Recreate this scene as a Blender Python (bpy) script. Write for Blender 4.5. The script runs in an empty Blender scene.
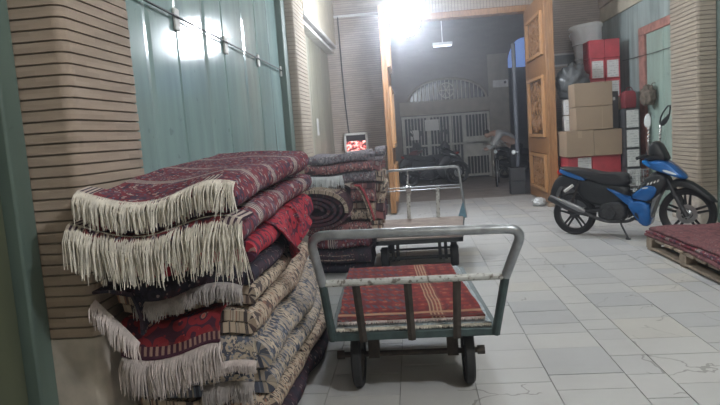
import bpy, bmesh, math, random
from mathutils import Vector, Matrix, noise
random.seed(7)
PI = math.pi
sin, cos = math.sin, math.cos
C = bpy.context.scene.collection

# ------------------------------------------------------------------ helpers
class MB:
    """collects shapes into ONE mesh object"""
    def __init__(s): s.v = []; s.f = []; s.m = []; s.u = []
    def add(s, verts, faces, mi=0, uv=None):
        b = len(s.v); s.v += [tuple(p) for p in verts]
        s.u += (uv if uv else [(p[0] + p[1], p[2]) for p in verts])
        for f in faces: s.f.append([b + i for i in f]); s.m.append(mi)
        return s
    def box(s, x0, x1, y0, y1, z0, z1, mi=0, M=None):
        V = [(x, y, z) for z in (z0, z1) for y in (y0, y1) for x in (x0, x1)]
        if M is not None: V = [M @ Vector(p) for p in V]
        return s.add(V, [(0, 2, 3, 1), (4, 5, 7, 6), (0, 1, 5, 4), (2, 6, 7, 3), (0, 4, 6, 2), (1, 3, 7, 5)], mi)
    def tube(s, pts, r, n=8, closed=False, mi=0, flat=1.0):
        P = [Vector(p) for p in pts]; N = len(P); V = []; F = []; up = None
        for i, p in enumerate(P):
            a = P[(i - 1) % N] if (closed or i > 0) else p
            b = P[(i + 1) % N] if (closed or i < N - 1) else p
            t = (b - a)
            t = t.normalized() if t.length > 1e-9 else Vector((0, 0, 1))
            if up is None:
                up = Vector((0, 0, 1)) if abs(t.z) < .9 else Vector((1, 0, 0))
            e1 = up - t * up.dot(t)
            if e1.length < 1e-6: e1 = t.orthogonal()
            e1.normalize(); up = e1; e2 = t.cross(e1)
            rr = r[i] if isinstance(r, (list, tuple)) else r
            for k in range(n):
                a_ = 2 * PI * k / n
                V.append(p + e1 * (rr * cos(a_)) + e2 * (rr * flat * sin(a_)))
        for i in range(N if closed else N - 1):
            j = (i + 1) % N
            for k in range(n):
                F.append((i * n + k, i * n + (k + 1) % n, j * n + (k + 1) % n, j * n + k))
        if not closed:
            F.append(tuple(reversed(range(n)))); F.append(tuple(range((N - 1) * n, N * n)))
        return s.add(V, F, mi)
    def lathe(s, prof, n=24, o=(0, 0, 0), ax='z', mi=0, closed=False):
        V = []; F = []; m = len(prof)
        for k in range(n):
            a = 2 * PI * k / n
            for (r, h) in prof:
                if ax == 'z': p = (r * cos(a), r * sin(a), h)
                elif ax == 'y': p = (r * cos(a), h, r * sin(a))
                else: p = (h, r * cos(a), r * sin(a))
                V.append((p[0] + o[0], p[1] + o[1], p[2] + o[2]))
        for k in range(n):
            j = (k + 1) % n
            for i in range(m if closed else m - 1):
                i2 = (i + 1) % m
                F.append((k * m + i, j * m + i, j * m + i2, k * m + i2))
        return s.add(V, F, mi)
    def prism(s, poly, a0, a1, mp, mi=0):
        n = len(poly)
        V = [mp(p[0], p[1], a0) for p in poly] + [mp(p[0], p[1], a1) for p in poly]
        F = [tuple(range(n)), tuple(reversed(range(n, 2 * n)))]
        F += [(i, i + n, (i + 1) % n + n, (i + 1) % n) for i in range(n)]
        return s.add(V, F, mi)
    def loft(s, rings, mi=0, cap=True):
        n = len(rings[0]); V = [p for r in rings for p in r]; F = []
        for i in range(len(rings) - 1):
            for k in range(n):
                F.append((i * n + k, i * n + (k + 1) % n, (i + 1) * n + (k + 1) % n, (i + 1) * n + k))
        if cap: F.append(tuple(reversed(range(n)))); F.append(tuple(range((len(rings) - 1) * n, len(rings) * n)))
        return s.add(V, F, mi)
    def strip(s, path, t, e0, e1, ne, mp, mi=0, uo=0.0, vo=0.0, wav=None):
        """a thick sheet following a 2-D path, swept along e"""
        N = len(path); nor = []
        for i in range(N):
            a = path[max(i - 1, 0)]; b = path[min(i + 1, N - 1)]
            dx, dy = b[0] - a[0], b[1] - a[1]; l = math.hypot(dx, dy) or 1
            nor.append((-dy / l, dx / l))
        arc = [0]
        for i in range(1, N): arc.append(arc[-1] + math.hypot(path[i][0] - path[i-1][0], path[i][1] - path[i-1][1]))
        V = []; U = []; F = []
        for k in range(ne + 1):
            e = e0 + (e1 - e0) * k / ne
            for i in range(N):
                for sd in (.5, -.5):
                    V.append(mp(path[i][0] + nor[i][0] * t * sd, path[i][1] + nor[i][1] * t * sd, e))
                    U.append((uo + arc[i], vo + e - e0))
        def ix(k, i, sd): return (k * N + i) * 2 + sd
        for k in range(ne):
            for i in range(N - 1):
                F.append((ix(k, i, 0), ix(k, i + 1, 0), ix(k + 1, i + 1, 0), ix(k + 1, i, 0)))
                F.append((ix(k, i, 1), ix(k + 1, i, 1), ix(k + 1, i + 1, 1), ix(k, i + 1, 1)))
            F.append((ix(k, 0, 0), ix(k + 1, 0, 0), ix(k + 1, 0, 1), ix(k, 0, 1)))
            F.append((ix(k, N-1, 0), ix(k, N-1, 1), ix(k + 1, N-1, 1), ix(k + 1, N-1, 0)))
        for i in range(N - 1):
            F.append((ix(0, i, 0), ix(0, i, 1), ix(0, i + 1, 1), ix(0, i + 1, 0)))
            F.append((ix(ne, i, 0), ix(ne, i + 1, 0), ix(ne, i + 1, 1), ix(ne, i, 1)))
        return s.add(V, F, mi, U)
    def build(s, name, mats, parent=None, bevel=0, seg=2, smooth=True, loc=None, ang=35):
        me = bpy.data.meshes.new(name)
        L = Vector(loc) if loc is not None else None
        vs = [tuple(Vector(p) - L) for p in s.v] if L is not None else s.v
        me.from_pydata(vs, [], s.f)
        if not isinstance(mats, (list, tuple)): mats = [mats]
        for m in mats: me.materials.append(m)
        me.polygons.foreach_set('material_index', s.m)
        uvl = me.uv_layers.new(name='UVMap')
        li = [0] * len(me.loops); me.loops.foreach_get('vertex_index', li)
        flat = []
        for i in li: flat += [s.u[i][0], s.u[i][1]]
        uvl.data.foreach_set('uv', flat)
        bm = bmesh.new(); bm.from_mesh(me); bmesh.ops.recalc_face_normals(bm, faces=bm.faces[:]); bm.to_mesh(me); bm.free()
        if smooth:
            me.shade_smooth(); me.set_sharp_from_angle(angle=math.radians(ang))
        me.update()
        o = bpy.data.objects.new(name, me); C.objects.link(o)
        if L is not None: o.location = L
        if parent is not None: o.parent = parent
        if bevel:
            b = o.modifiers.new('bevel', 'BEVEL'); b.width = bevel; b.segments = seg; b.limit_method = 'ANGLE'; b.angle_limit = math.radians(40)
        return o

def tag(o, label=None, cat=None, group=None, kind=None):
    if label: o['label'] = label
    if cat: o['category'] = cat
    if group: o['group'] = group
    if kind: o['kind'] = kind
    return o
def thing(name, label, cat, loc=(0, 0, 0), rz=0, group=None):
    o = bpy.data.objects.new(name, None); C.objects.link(o)
    o.empty_display_size = .1; o.location = loc; o.rotation_euler = (0, 0, rz)
    return tag(o, label, cat, group)
def struct(o): o['kind'] = 'structure'; return o
def lerp(a, b, t): return a + (b - a) * t
def arc_pts(c, r, a0, a1, n):
    return [(c[0] + r * cos(lerp(a0, a1, i / n)), c[1] + r * sin(lerp(a0, a1, i / n))) for i in range(n + 1)]
def rounded(pts, r, n=5):
    """polyline with its inner corners rounded"""
    P = [Vector(p) for p in pts]; out = [P[0]]
    for i in range(1, len(P) - 1):
        a = (P[i-1] - P[i]); b = (P[i+1] - P[i]); q = min(r, a.length * .49, b.length * .49)
        A = P[i] + a.normalized() * q; B = P[i] + b.normalized() * q
        for k in range(n + 1):
            t = k / n; out.append(A * (1-t)**2 + P[i] * 2 * t * (1-t) + B * t * t)
    out.append(P[-1]); return out

# ------------------------------------------------------------------ materials
class NT:
    def __init__(s, name):
        s.mat = bpy.data.materials.new(name); s.mat.use_nodes = True
        s.t = s.mat.node_tree; s.b = s.t.nodes['Principled BSDF']
    def n(s, ty, props=None, **inp):
        nd = s.t.nodes.new('ShaderNode' + ty)
        for k, v in (props or {}).items(): setattr(nd, k, v)
        for k, v in inp.items():
            k2 = int(k[1:]) if k[0] == 'i' and k[1:].isdigit() else k.replace('_', ' ')
            s.set(nd.inputs[k2], v)
        return nd
    def set(s, sock, v):
        if isinstance(v, bpy.types.NodeSocket): s.t.links.new(v, sock)
        elif isinstance(v, bpy.types.Node): s.t.links.new(v.outputs[0], sock)
        else:
            if isinstance(v, (tuple, list)) and len(v) == 3 and len(sock.default_value) == 4: v = (*v, 1)
            sock.default_value = v
    def math(s, op, a, b=0.0, c=None):
        nd = s.n('Math', {'operation': op}); s.set(nd.inputs[0], a); s.set(nd.inputs[1], b)
        if c is not None: s.set(nd.inputs[2], c)
        return nd.outputs[0]
    def mix(s, f, a, b, mode='MIX'):
        nd = s.n('Mix', {'data_type': 'RGBA', 'blend_type': mode})
        s.set(nd.inputs[0], f); s.set(nd.inputs[6], a); s.set(nd.inputs[7], b); return nd.outputs[2]
    def obj(s): return s.n('TexCoord').outputs['Object']
    def geo(s): return s.n('NewGeometry').outputs['Position']
    def uv(s): return s.n('TexCoord').outputs['UV']
    def noise(s, sc, det=3, co=None, rough=.5):
        nd = s.n('TexNoise', Scale=sc, Detail=det, Roughness=rough)
        s.set(nd.inputs['Vector'], co if co is not None else s.geo()); return nd.outputs['Fac']
    def ramp(s, f, stops, const=False):
        nd = s.n('ValToRGB'); cr = nd.color_ramp
        if const: cr.interpolation = 'CONSTANT'
        while len(cr.elements) < len(stops): cr.elements.new(.5)
        for e, (p, c) in zip(cr.elements, stops): e.position = p; e.color = (*c, 1) if len(c) == 3 else c
        s.set(nd.inputs[0], f); return nd.outputs[0]
    def bump(s, h, st=.3, d=.01):
        nd = s.n('Bump', Strength=st, Distance=d); s.set(nd.inputs['Height'], h); s.set(s.b.inputs['Normal'], nd.outputs[0])
    def out(s, col=None, rough=None, metal=None, spec=None):
        if col is not None: s.set(s.b.inputs['Base Color'], col)
        if rough is not None: s.set(s.b.inputs['Roughness'], rough)
        if metal is not None: s.set(s.b.inputs['Metallic'], metal)
        if spec is not None: s.set(s.b.inputs['Specular IOR Level'], spec)
        return s.mat

def simple(name, col, rough=.6, metal=0, var=.15, sc=6, spec=.5, bump=0):
    k = NT(name); nz = k.noise(sc, 4)
    d = tuple(c * (1 - var) for c in col); l = tuple(min(1, c * (1 + var)) for c in col)
    c = k.ramp(nz, [(.3, d), (.7, l)])
    if bump: k.bump(k.noise(sc * 12, 3), bump, .004)
    return k.out(c, rough, metal, spec)
def emit(name, col, st):
    k = NT(name); k.set(k.b.inputs['Emission Color'], col); k.set(k.b.inputs['Emission Strength'], st)
    return k.out(col, .5)

def brick_mat(name, base, course, z0):
    k = NT(name); g = k.geo(); sx = k.n('SeparateXYZ', Vector=g)
    row = k.math('FLOOR', k.math('DIVIDE', k.math('SUBTRACT', sx.outputs[2], z0), course))
    along = k.math('FLOOR', k.math('ADD', k.math('MULTIPLY', k.math('ADD', sx.outputs[0], sx.outputs[1]), 5.0), k.math('MULTIPLY', row, .5)))
    cv = k.n('CombineXYZ'); k.set(cv.inputs[0], row); k.set(cv.inputs[1], along)
    wn = k.n('TexWhiteNoise', {'noise_dimensions': '3D'}); k.set(wn.inputs[0], cv.outputs[0])
    c1 = k.mix(wn.outputs[0], tuple(c * .86 for c in base), tuple(c * 1.1 for c in base))
    c2 = k.mix(k.math('MULTIPLY', k.noise(3.0, 5), .55), c1, (base[0] * .8, base[1] * .72, base[2] * .6))
    k.bump(k.noise(70, 3), .25, .003)
    return k.out(c2, .8)

def rug_mat(name, field, dark, cream, accent, S=14., dens=.5, stripe=None, endband=0, wear=.12):
    """a knotted carpet: cells of flowers on a field, optional stripes; UV is in metres"""
    k = NT(name); uv = k.uv()
    dz = k.n('TexNoise', Scale=9.0, Detail=2.0); k.set(dz.inputs['Vector'], uv)
    uvw = k.n('VectorMath', {'operation': 'MULTIPLY_ADD'}); k.set(uvw.inputs[0], dz.outputs['Color']); uvw.inputs[1].default_value = (.05, .05, 0); k.set(uvw.inputs[2], uv)
    v1 = k.n('TexVoronoi', Scale=S, Randomness=.55); k.set(v1.inputs['Vector'], uvw.outputs[0])
    v2 = k.n('TexVoronoi', Scale=S * 2.6, Randomness=.9); k.set(v2.inputs['Vector'], uvw.outputs[0])
    fl = k.ramp(v1.outputs['Distance'], [(0, accent), (.13, cream), (.2, dark), (.31, field), (.6, dark)], True)
    s2 = k.n('SeparateColor'); k.set(s2.inputs[0], v2.outputs['Color'])
    pick = k.ramp(s2.outputs[0], [(0, dark), (.24, field), (.50, cream), (.76, accent)], True)
    near = k.math('LESS_THAN', v2.outputs['Distance'], dens * .8)
    c = k.mix(k.math('MULTIPLY', near, .92), fl, pick)
    sx = k.n('SeparateXYZ'); k.set(sx.inputs[0], uv)
    big = k.n('TexVoronoi', Scale=S * .3, Randomness=.2); k.set(big.inputs['Vector'], uvw.outputs[0])
    med = k.math('LESS_THAN', big.outputs['Distance'], .33)
    c = k.mix(k.math('MULTIPLY', med, .28), c, k.mix(.5, dark, accent))
    if stripe:
        ax, per, frac = stripe
        w = k.math('FRACT', k.math('DIVIDE', sx.outputs[ax], per))
        band = k.math('LESS_THAN', w, frac)
        fine = k.math('LESS_THAN', k.math('FRACT', k.math('MULTIPLY', w, 3.2 / frac)), .55)
        c = k.mix(band, c, k.mix(fine, dark, cream))
    if endband:
        # border bands close to the woven end (v small)
        b1 = k.math('LESS_THAN', sx.outputs[endband - 1], .05)
        zig = k.math('LESS_THAN', k.math('FRACT', k.math('MULTIPLY', sx.outputs[2 - endband], 42.)), .5)
        c = k.mix(b1, c, k.mix(zig, dark, cream))
        b2 = k.math('LESS_THAN', sx.outputs[endband - 1], .014); c = k.mix(b2, c, dark)
    c = k.mix(k.math('MULTIPLY', k.noise(5., 4, uv), wear), c, tuple(.5 * a + .5 * .3 for a in field))
    k.bump(k.noise(260, 2, uv), .35, .004)
    return k.out(c, .95, 0, .1)

# ------------------------------------------------------------------ palette
m_stone = []
for i, c in enumerate([(.525, .518, .513), (.505, .50, .50), (.545, .535, .525), (.47, .47, .478), (.515, .51, .505), (.555, .535, .505), (.45, .452, .462)]):
    k = NT('floor_stone_%d' % i); g = k.geo()
    n1 = k.noise(2.2, 6, g, .6); n2 = k.noise(14, 4, g)
    col = k.ramp(n1, [(.3, tuple(x * .90 for x in c)), (.5, c), (.75, tuple(min(1, x * 1.05) for x in c))])
    col = k.mix(k.math('MULTIPLY', n2, .3), col, tuple(x * .8 for x in c))
    v = k.n('TexVoronoi', {'feature': 'DISTANCE_TO_EDGE'}, Scale=1.1 + .2 * i)
    dz = k.n('TexNoise', Scale=3.0, Detail=4.0); k.set(dz.inputs['Vector'], g)
    w = k.n('VectorMath', {'operation': 'MULTIPLY_ADD'}); k.set(w.inputs[0], dz.outputs['Color']); w.inputs[1].default_value = (.5, .5, 0); k.set(w.inputs[2], g)
    k.set(v.inputs['Vector'], w.outputs[0])
    crack = k.math('MULTIPLY', k.math('LESS_THAN', v.outputs[0], .006), k.math('GREATER_THAN', k.noise(.9, 1, g), .55))
    col = k.mix(k.math('MULTIPLY', crack, .6), col, (.16, .15, .14))
    k.bump(n2, .12, .004)
    m_stone.append(k.out(col, k.math('MULTIPLY_ADD', n1, .25, .38), 0, .35))
m_grout = simple('floor_grout', (.33, .325, .32), .9)
m_brick = brick_mat('tan_brick', (.37, .295, .242), .0462, 0)
m_brick2 = brick_mat('tan_brick_pale', (.40, .345, .285), .05, 0)
m_mortar = simple('mortar', (.21, .175, .15), .95)
m_base = simple('plinth_stone', (.42, .37, .32), .7, var=.25, sc=9)
m_door = None
def paint_metal(name, col, rough=.35, streak=.18):
    k = NT(name); g = k.geo()
    mp = k.n('Mapping', Vector=g); mp.inputs['Scale'].default_value = (3, 3, .35)
    n = k.noise(2.5, 5, mp.outputs[0]); n2 = k.noise(11, 4, g)
    c = k.ramp(n, [(.3, tuple(x * (1 - streak) for x in col)), (.7, tuple(x * (1 + streak * .6) for x in col))])
    c = k.mix(k.math('MULTIPLY', k.math('GREATER_THAN', n2, .68), .5), c, tuple(x * .6 for x in col))
    k.bump(k.noise(1.3, 2, g), .12, .02)
    return k.out(c, rough, 0, .5)
m_door = paint_metal('green_door_paint', (.265, .375, .37), .13)
m_door2 = paint_metal('olive_door_paint', (.31, .30, .24), .45)
m_door3 = paint_metal('dark_green_paint', (.085, .095, .06), .5)
m_doorR = paint_metal('mint_door_paint', (.33, .43, .38), .45)
m_doorRold = paint_metal('worn_blue_paint', (.33, .39, .385), .6, .4)
m_jamb = paint_metal('green_jamb_paint', (.115, .16, .14), .5)
m_redpaint = simple('red_oxide_paint', (.36, .17, .14), .7, var=.3, sc=12)
m_plaster = simple('cream_plaster', (.50, .45, .355), .9, var=.12, sc=5, bump=.2)
m_ceiling = simple('ceiling_plaster', (.55, .52, .47), .9)
m_white = simple('white_paint', (.68, .67, .65), .6)
m_wood = NT('carved_walnut')
_g = m_wood.geo(); _mp = m_wood.n('Mapping', Vector=_g); _mp.inputs['Scale'].default_value = (9, 9, 1.0)
_n = m_wood.noise(5, 6, _mp.outputs[0], .6)
_c = m_wood.ramp(_n, [(.25, (.20, .088, .034)), (.55, (.34, .168, .068)), (.8, (.44, .235, .10))])
m_wood.bump(_n, .2, .004); m_wood = m_wood.out(_c, .38)
m_wood_light = simple('lit_wood_moulding', (.50, .27, .12), .3)  # paler than the leaf: light caught by the mouldings, put into the colour
m_wood_dark = simple('carving_ground', (.10, .046, .018), .6)
m_steel = simple('worn_steel_pipe', (.33, .345, .365), .38, .75, .3, 14)
m_steelw = NT('chipped_white_paint')
_n = m_steelw.noise(38, 5); m_steelw = m_steelw.out(m_steelw.ramp(_n, [(.38, (.16, .14, .12)), (.46, (.50, .50, .48)), (.8, (.62, .62, .60))]), .5, .2)
m_teal = simple('teal_cart_paint', (.048, .074, .074), .5, .2, .35, 16)
m_blue_steel = simple('blue_cart_paint', (.14, .27, .36), .5, .2, .3, 14)
m_rust = simple('brown_iron', (.062, .05, .042), .65, .4, .35, 22)
m_black_iron = simple('black_iron', (.03, .032, .034), .6, .3)
m_postpaint = simple('post_paint', (.13, .14, .17), .5)
m_rubber = simple('black_rubber', (.022, .022, .024), .75)
m_ply = simple('grey_board', (.30, .24, .21), .85, var=.25, sc=8)
m_blackp = simple('black_plastic', (.02, .021, .024), .42)
m_seat = simple('black_vinyl', (.022, .022, .025), .5, bump=.2)
m_blue = simple('blue_gloss', (.02, .135, .42), .22, .15, .06)
m_bluecyan = simple('blue_highlight', (.02, .26, .75), .25, .1, .05)  # brighter blue for the painted highlight on the nose
m_chrome = simple('chrome', (.75, .75, .76), .2, 1, .05)
m_alloy = simple('black_alloy', (.05, .05, .055), .4, .6)
m_silver = simple('silver_metal', (.52, .53, .54), .35, .9, .15)
m_shield = simple('dull_shield', (.30, .30, .31), .45, .8, .2)
m_engine = simple('engine_metal', (.07, .07, .075), .5, .6, .4, 30)
m_redlens = simple('red_lens', (.6, .03, .02), .2)
m_clear = simple('lamp_lens', (.8, .85, .88), .1)
m_grey = simple('grey_plastic', (.17, .18, .19), .5)
m_card = simple('cardboard', (.31, .225, .155), .85, var=.08, sc=3)
m_tape = simple('parcel_tape', (.36, .265, .18), .4, var=.05)
m_redcard = simple('red_carton', (.42, .045, .06), .55, var=.2, sc=7)
m_label = NT('printed_label')
_u = m_label.geo(); _sx = m_label.n('SeparateXYZ', Vector=_u)
_ln = m_label.math('LESS_THAN', m_label.math('FRACT', m_label.math('MULTIPLY', _sx.outputs[2], 26.)), .35)
_w = m_label.math('GREATER_THAN', m_label.noise(22, 2), .5)
m_label = m_label.out(m_label.mix(m_label.math('MULTIPLY', m_label.math('MULTIPLY', _ln, _w), .45), (.62, .62, .61), (.2, .2, .22)), .6)
m_paper = simple('white_paper', (.62, .61, .60), .8, var=.05)
m_dkcard = simple('gap_shadow_carton', (.05, .05, .055), .6)
m_bag = simple('black_polythene', (.075, .08, .085), .3, var=.3)
m_tub = simple('white_polythene', (.72, .74, .76), .5, var=.08)
m_redbag = simple('dark_red_cloth', (.20, .028, .036), .8)
m_burlap = simple('brown_sacking', (.15, .12, .095), .9, var=.4, sc=20)
m_palwood = simple('pallet_wood', (.30, .235, .175), .85, var=.3, sc=10)
m_clearbag = simple('clear_polythene', (.55, .56, .57), .25, var=.25, sc=25)
m_street = simple('street_paving', (.27, .235, .215), .7, var=.25, sc=3)
m_facade = brick_mat('facade_brick', (.15, .128, .115), .06, 0)
m_facade2 = simple('facade_stone', (.27, .24, .20), .8)
m_fence = simple('cream_railing', (.46, .45, .41), .55)
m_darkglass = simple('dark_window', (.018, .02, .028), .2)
m_fringe = simple('cream_wool_fringe', (.68, .63, .555), .95, var=.18, sc=30)
m_fringe2 = simple('grey_wool_fringe', (.42, .38, .37), .95, var=.2, sc=30)
m_fringe3 = simple('pink_white_fringe', (.56, .49, .47), .95, var=.2, sc=30)
m_bulb = emit('lit_bulb', (.84, .91, 1.0), 175)
m_lamp_metal = simple('lamp_housing', (.5, .5, .5), .4, .6)

# carpets
r_maroon = rug_mat('rug_maroon', (.20, .032, .045), (.045, .03, .06), (.56, .48, .42), (.18, .17, .24), 26, .5, (1, .47, .13))
r_maroon2 = rug_mat('rug_wine', (.23, .04, .05), (.05, .028, .05), (.54, .46, .41), (.20, .18, .26), 21, .55, (1, .6, .12))
r_navy = rug_mat('rug_navy', (.035, .032, .05), (.02, .02, .03), (.30, .25, .24), (.16, .04, .05), 22, .4)
r_red = rug_mat('rug_bright_red', (.42, .03, .05), (.08, .02, .04), (.38, .24, .22), (.12, .06, .12), 17, .35)
r_redborder = rug_mat('rug_red_border', (.24, .022, .03), (.06, .02, .04), (.31, .20, .16), (.5, .09, .07), 15, .3, None, 1)
r_cream = rug_mat('rug_cream_blue', (.46, .38, .30), (.055, .065, .10), (.56, .47, .37), (.17, .20, .27), 30, .55)
r_cream2 = rug_mat('rug_cream_floral', (.50, .40, .31), (.07, .055, .06), (.57, .49, .40), (.30, .14, .10), 28, .5)
r_grey = rug_mat('rug_slate', (.24, .22, .245), (.10, .095, .12), (.48, .44, .43), (.18, .07, .08), 28, .5)
r_rose = rug_mat('rug_rose', (.32, .13, .13), (.09, .05, .06), (.56, .47, .42), (.12, .10, .14), 24, .5)
r_pallet = rug_mat('rug_plum', (.23, .095, .10), (.12, .05, .055), (.36, .26, .25), (.11, .05, .07), 14, .3)
r_roll = rug_mat('rug_dark_wine', (.10, .028, .035), (.035, .025, .04), (.22, .17, .15), (.07, .06, .10), 26, .4)
r_pale = rug_mat('rug_pale_blue', (.42, .47, .50), (.24, .30, .34), (.55, .53, .48), (.36, .30, .25), 31, .4)
# the kilim on the cart, with rows of small motifs and long stripes
k = NT('rug_cart'); uv = k.uv(); sx = k.n('SeparateXYZ'); k.set(sx.inputs[0], uv); U, V = sx.outputs[0], sx.outputs[1]
v1 = k.n('TexVoronoi', Scale=13., Randomness=.35); k.set(v1.inputs['Vector'], uv)
v2 = k.n('TexVoronoi', Scale=34., Randomness=.8); k.set(v2.inputs['Vector'], uv)
base = k.ramp(v1.outputs['Distance'], [(0, (.07, .035, .06)), (.1, (.34, .13, .08)), (.22, (.23, .032, .032)), (.45, (.13, .022, .03))], True)
s2 = k.n('SeparateColor'); k.set(s2.inputs[0], v2.outputs['Color'])
base = k.mix(k.math('MULTIPLY', k.math('LESS_THAN', v2.outputs['Distance'], .3), .75), base, k.ramp(s2.outputs[0], [(0, (.22, .025, .026)), (.40, (.05, .035, .06)), (.70, (.36, .13, .085))], True))
dg = k.math('FRACT', k.math('MULTIPLY', k.math('ADD', V, k.math('MULTIPLY', U, .28)), 7.5))
zz = k.math('MULTIPLY', k.math('LESS_THAN', dg, .42), k.math('LESS_THAN', U, .40))
zz = k.math('MULTIPLY', zz, k.math('LESS_THAN', k.math('FRACT', k.math('ADD', k.math('MULTIPLY', U, 26.), k.math('MULTIPLY', V, 9.))), .6))
base = k.mix(zz, base, (.075, .07, .10))
def band(a, lo, hi): return k.math('MULTIPLY', k.math('GREATER_THAN', a, lo), k.math('LESS_THAN', a, hi))
st = band(U, .50, .58); fine = k.math('LESS_THAN', k.math('FRACT', k.math('MULTIPLY', U, 50.)), .4)
base = k.mix(k.math('MULTIPLY', st, k.math('MULTIPLY_ADD', fine, .75, .1)), base, (.50, .36, .24))
bd = band(V, .07, .11); base = k.mix(k.math('MULTIPLY', bd, .8), base, (.45, .28, .17))
bd = band(V, .0, .03); base = k.mix(bd, base, (.10, .04, .04))
bd = band(V, 1.30, 1.34); base = k.mix(k.math('MULTIPLY', bd, .7), base, (.45, .20, .14))
base = k.mix(k.math('MULTIPLY', k.noise(6, 4, uv), .2), base, (.40, .17, .13))
k.bump(k.noise(240, 2, uv), .35, .004); r_cart = k.out(base, .95, 0, .1)

# ------------------------------------------------------------------ room shell
XL, XR = -1.55, 3.66          # door planes in the side bays
PL, PR = -1.38, 3.45          # faces of the pillars
YB = 12.1                     # gate wall
ZC = 4.3

# floor: stone slabs in staggered lanes, dark joints between
fl = MB(); fl.box(-2.2, 4.4, -1.6, 12.15, -.12, -.006, len(m_stone))
rnd = random.Random(11)
xs = [-2.2, -1.78, -1.37, -.96, -.55, -.15, .26, .67, 1.08, 1.29, 1.70, 2.10, 2.30, 2.72, 3.14, 3.55, 3.98, 4.4]
for a, b in zip(xs[:-1], xs[1:]):
    y = -1.6 - rnd.random() * .3
    while y < 12.1:
        l = rnd.choice([.20, .21, .28, .30, .30, .30, .36, .41]); y2 = min(y + l, 12.15)
        j = rnd.uniform(-.0015, .0015); q = .0028
        y0 = max(y, -1.6)
        if y2 - y0 > .05:
            fl.add([(a + q, y0 + q, j), (b - q, y0 + q, j), (b - q, y2 - q, j), (a + q, y2 - q, j),
                    (a + q, y0 + q, -.02), (b - q, y0 + q, -.02), (b - q, y2 - q, -.02), (a + q, y2 - q, -.02)],
                   [(0, 1, 2, 3), (0, 4, 5, 1), (1, 5, 6, 2), (2, 6, 7, 3), (3, 7, 4, 0)], rnd.choice([0, 0, 0, 1, 1, 1, 2, 2, 4, 4, 4, 5, 3, 0, 1, 6]))
        y = y2
struct(fl.build('floor', m_stone + [m_grout], smooth=False))
struct(MB().box(-40, 40, 12.15, 60, -.12, -.002).build('street_ground', m_street, smooth=False))
struct(MB().box(-2.2, 4.4, -1.6, 12.6, ZC, ZC + .15).build('ceiling', m_ceiling))
struct(MB().box(-2.2, 4.4, -1.75, -1.6, 0, ZC).build('wall_rear', m_plaster))
struct(MB().box(XL - .5, XL - .24, -1.6, YB, 0, ZC).build('wall_left', m_plaster))
struct(MB().box(XR + .06, XR + .5, -1.6, YB, 0, ZC).build('wall_right', m_plaster))

def brick_pillar(name, x0, x1, y0, y1, side, base_z, course, mat):
    """courses with a rounded room-side corner, dark recessed joints; side=+1: face towards +x"""
    mb = MB(); r = .05
    def outline(ins):
        if side > 0:
            c0, c1 = (x1 - r, y0 + r), (x1 - r, y1 - r)
            p = [(x0, y0 + ins)] + arc_pts(c0, r - ins, -PI/2, 0, 5) + arc_pts(c1, r - ins, 0, PI/2, 5) + [(x0, y1 - ins)]
        else:
            c0, c1 = (x0 + r, y1 - r), (x0 + r, y0 + r)
            p = [(x1, y1 - ins)] + arc_pts(c0, r - ins, PI/2, PI, 5) + arc_pts(c1, r - ins, PI, 1.5 * PI, 5) + [(x1, y0 + ins)]
        return p
    mp = lambda a, b, e: (a, b, e)
    mb.prism(outline(.012), base_z, ZC, mp, 1)
    mb.prism(outline(-.006), 0, base_z, mp, 2)
    z = base_z + .006
    while z < ZC - .02:
        mb.prism(outline(rnd.uniform(-.001, .002)), z, min(z + course * .83, ZC - .001), mp, 0); z += course
    return struct(mb.build(name, [mat, m_mortar, m_base], ang=50))
brick_pillar('pillar_1', XL - .2, PL, 2.42, 3.07, 1, .62, .0462, m_brick)
brick_pillar('pillar_2', XL - .1, PL, 7.70, 8.52, 1, .5, .0505, m_brick2)
brick_pillar('pillar_3', PR, XR + .1, 7.78, 8.58, -1, .37, .0525, m_brick2)
brick_pillar('pillar_4', PR, XR + .1, 2.42, 3.07, -1, .62, .0462, m_brick)

# gate wall: two sides and the part over the opening, ribbed with fine courses
GX0, GX1, GZ = -.36, 2.22, 3.49
bw = brick_mat('gate_wall_brick', (.42, .36, .325), .042, 0)
def courses(mb, x0, x1, z0, z1, y):
    mb.box(x0, x1, y + .008, y + .4, z0, z1, 1)
    z = z0
    while z < z1 - .01:
        mb.box(x0, x1, y, y + .02, z, min(z + .033, z1)); z += .042
w = MB(); courses(w, -2.1, GX0, 0, 3.66, YB); courses(w, GX1 + .16, 4.2, 0, 3.66, YB)
w.box(-2.1, 4.2, YB + .01, YB + .4, 3.9, ZC, 0); courses(w, -2.1, 4.2, 3.9, ZC, YB)
x = GX0 - .5                     # soldier course of upright bricks over the gate
w.box(-2.1, 4.2, YB + .02, YB + .4, GZ + .11, 3.9, 1)
courses(w, -2.1, GX0, 3.66, 3.9, YB); courses(w, GX1 + .16, 4.2, 3.66, 3.9, YB)
x = GX0
while x < GX1 + .15:
    w.box(x, x + .048, YB - .004, YB + .05, GZ + .12, 3.9); x += .06
struct(w.build('wall_gate', [bw, m_mortar], smooth=False))
fr = MB(); fr.box(GX0 - .1, GX1 + .16, YB - .06, YB + .2, GZ, GZ + .12); fr.box(GX0 - .1, GX0, YB - .06, YB + .2, 0, GZ); fr.box(GX1 + .04, GX1 + .16, YB - .06, YB + .2, 0, GZ)
struct(fr.build('trim_1', m_wood, bevel=.012))
struct(MB().tube([(XL + .1, 7.0, 3.71), (XL + .12, YB - .05, 3.70), ], .028, 8).tube([(XL + .12, YB - .03, 3.70), (GX0 + .3, YB - .03, 3.70)], .025, 8).build('trim_2', m_white))

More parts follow.
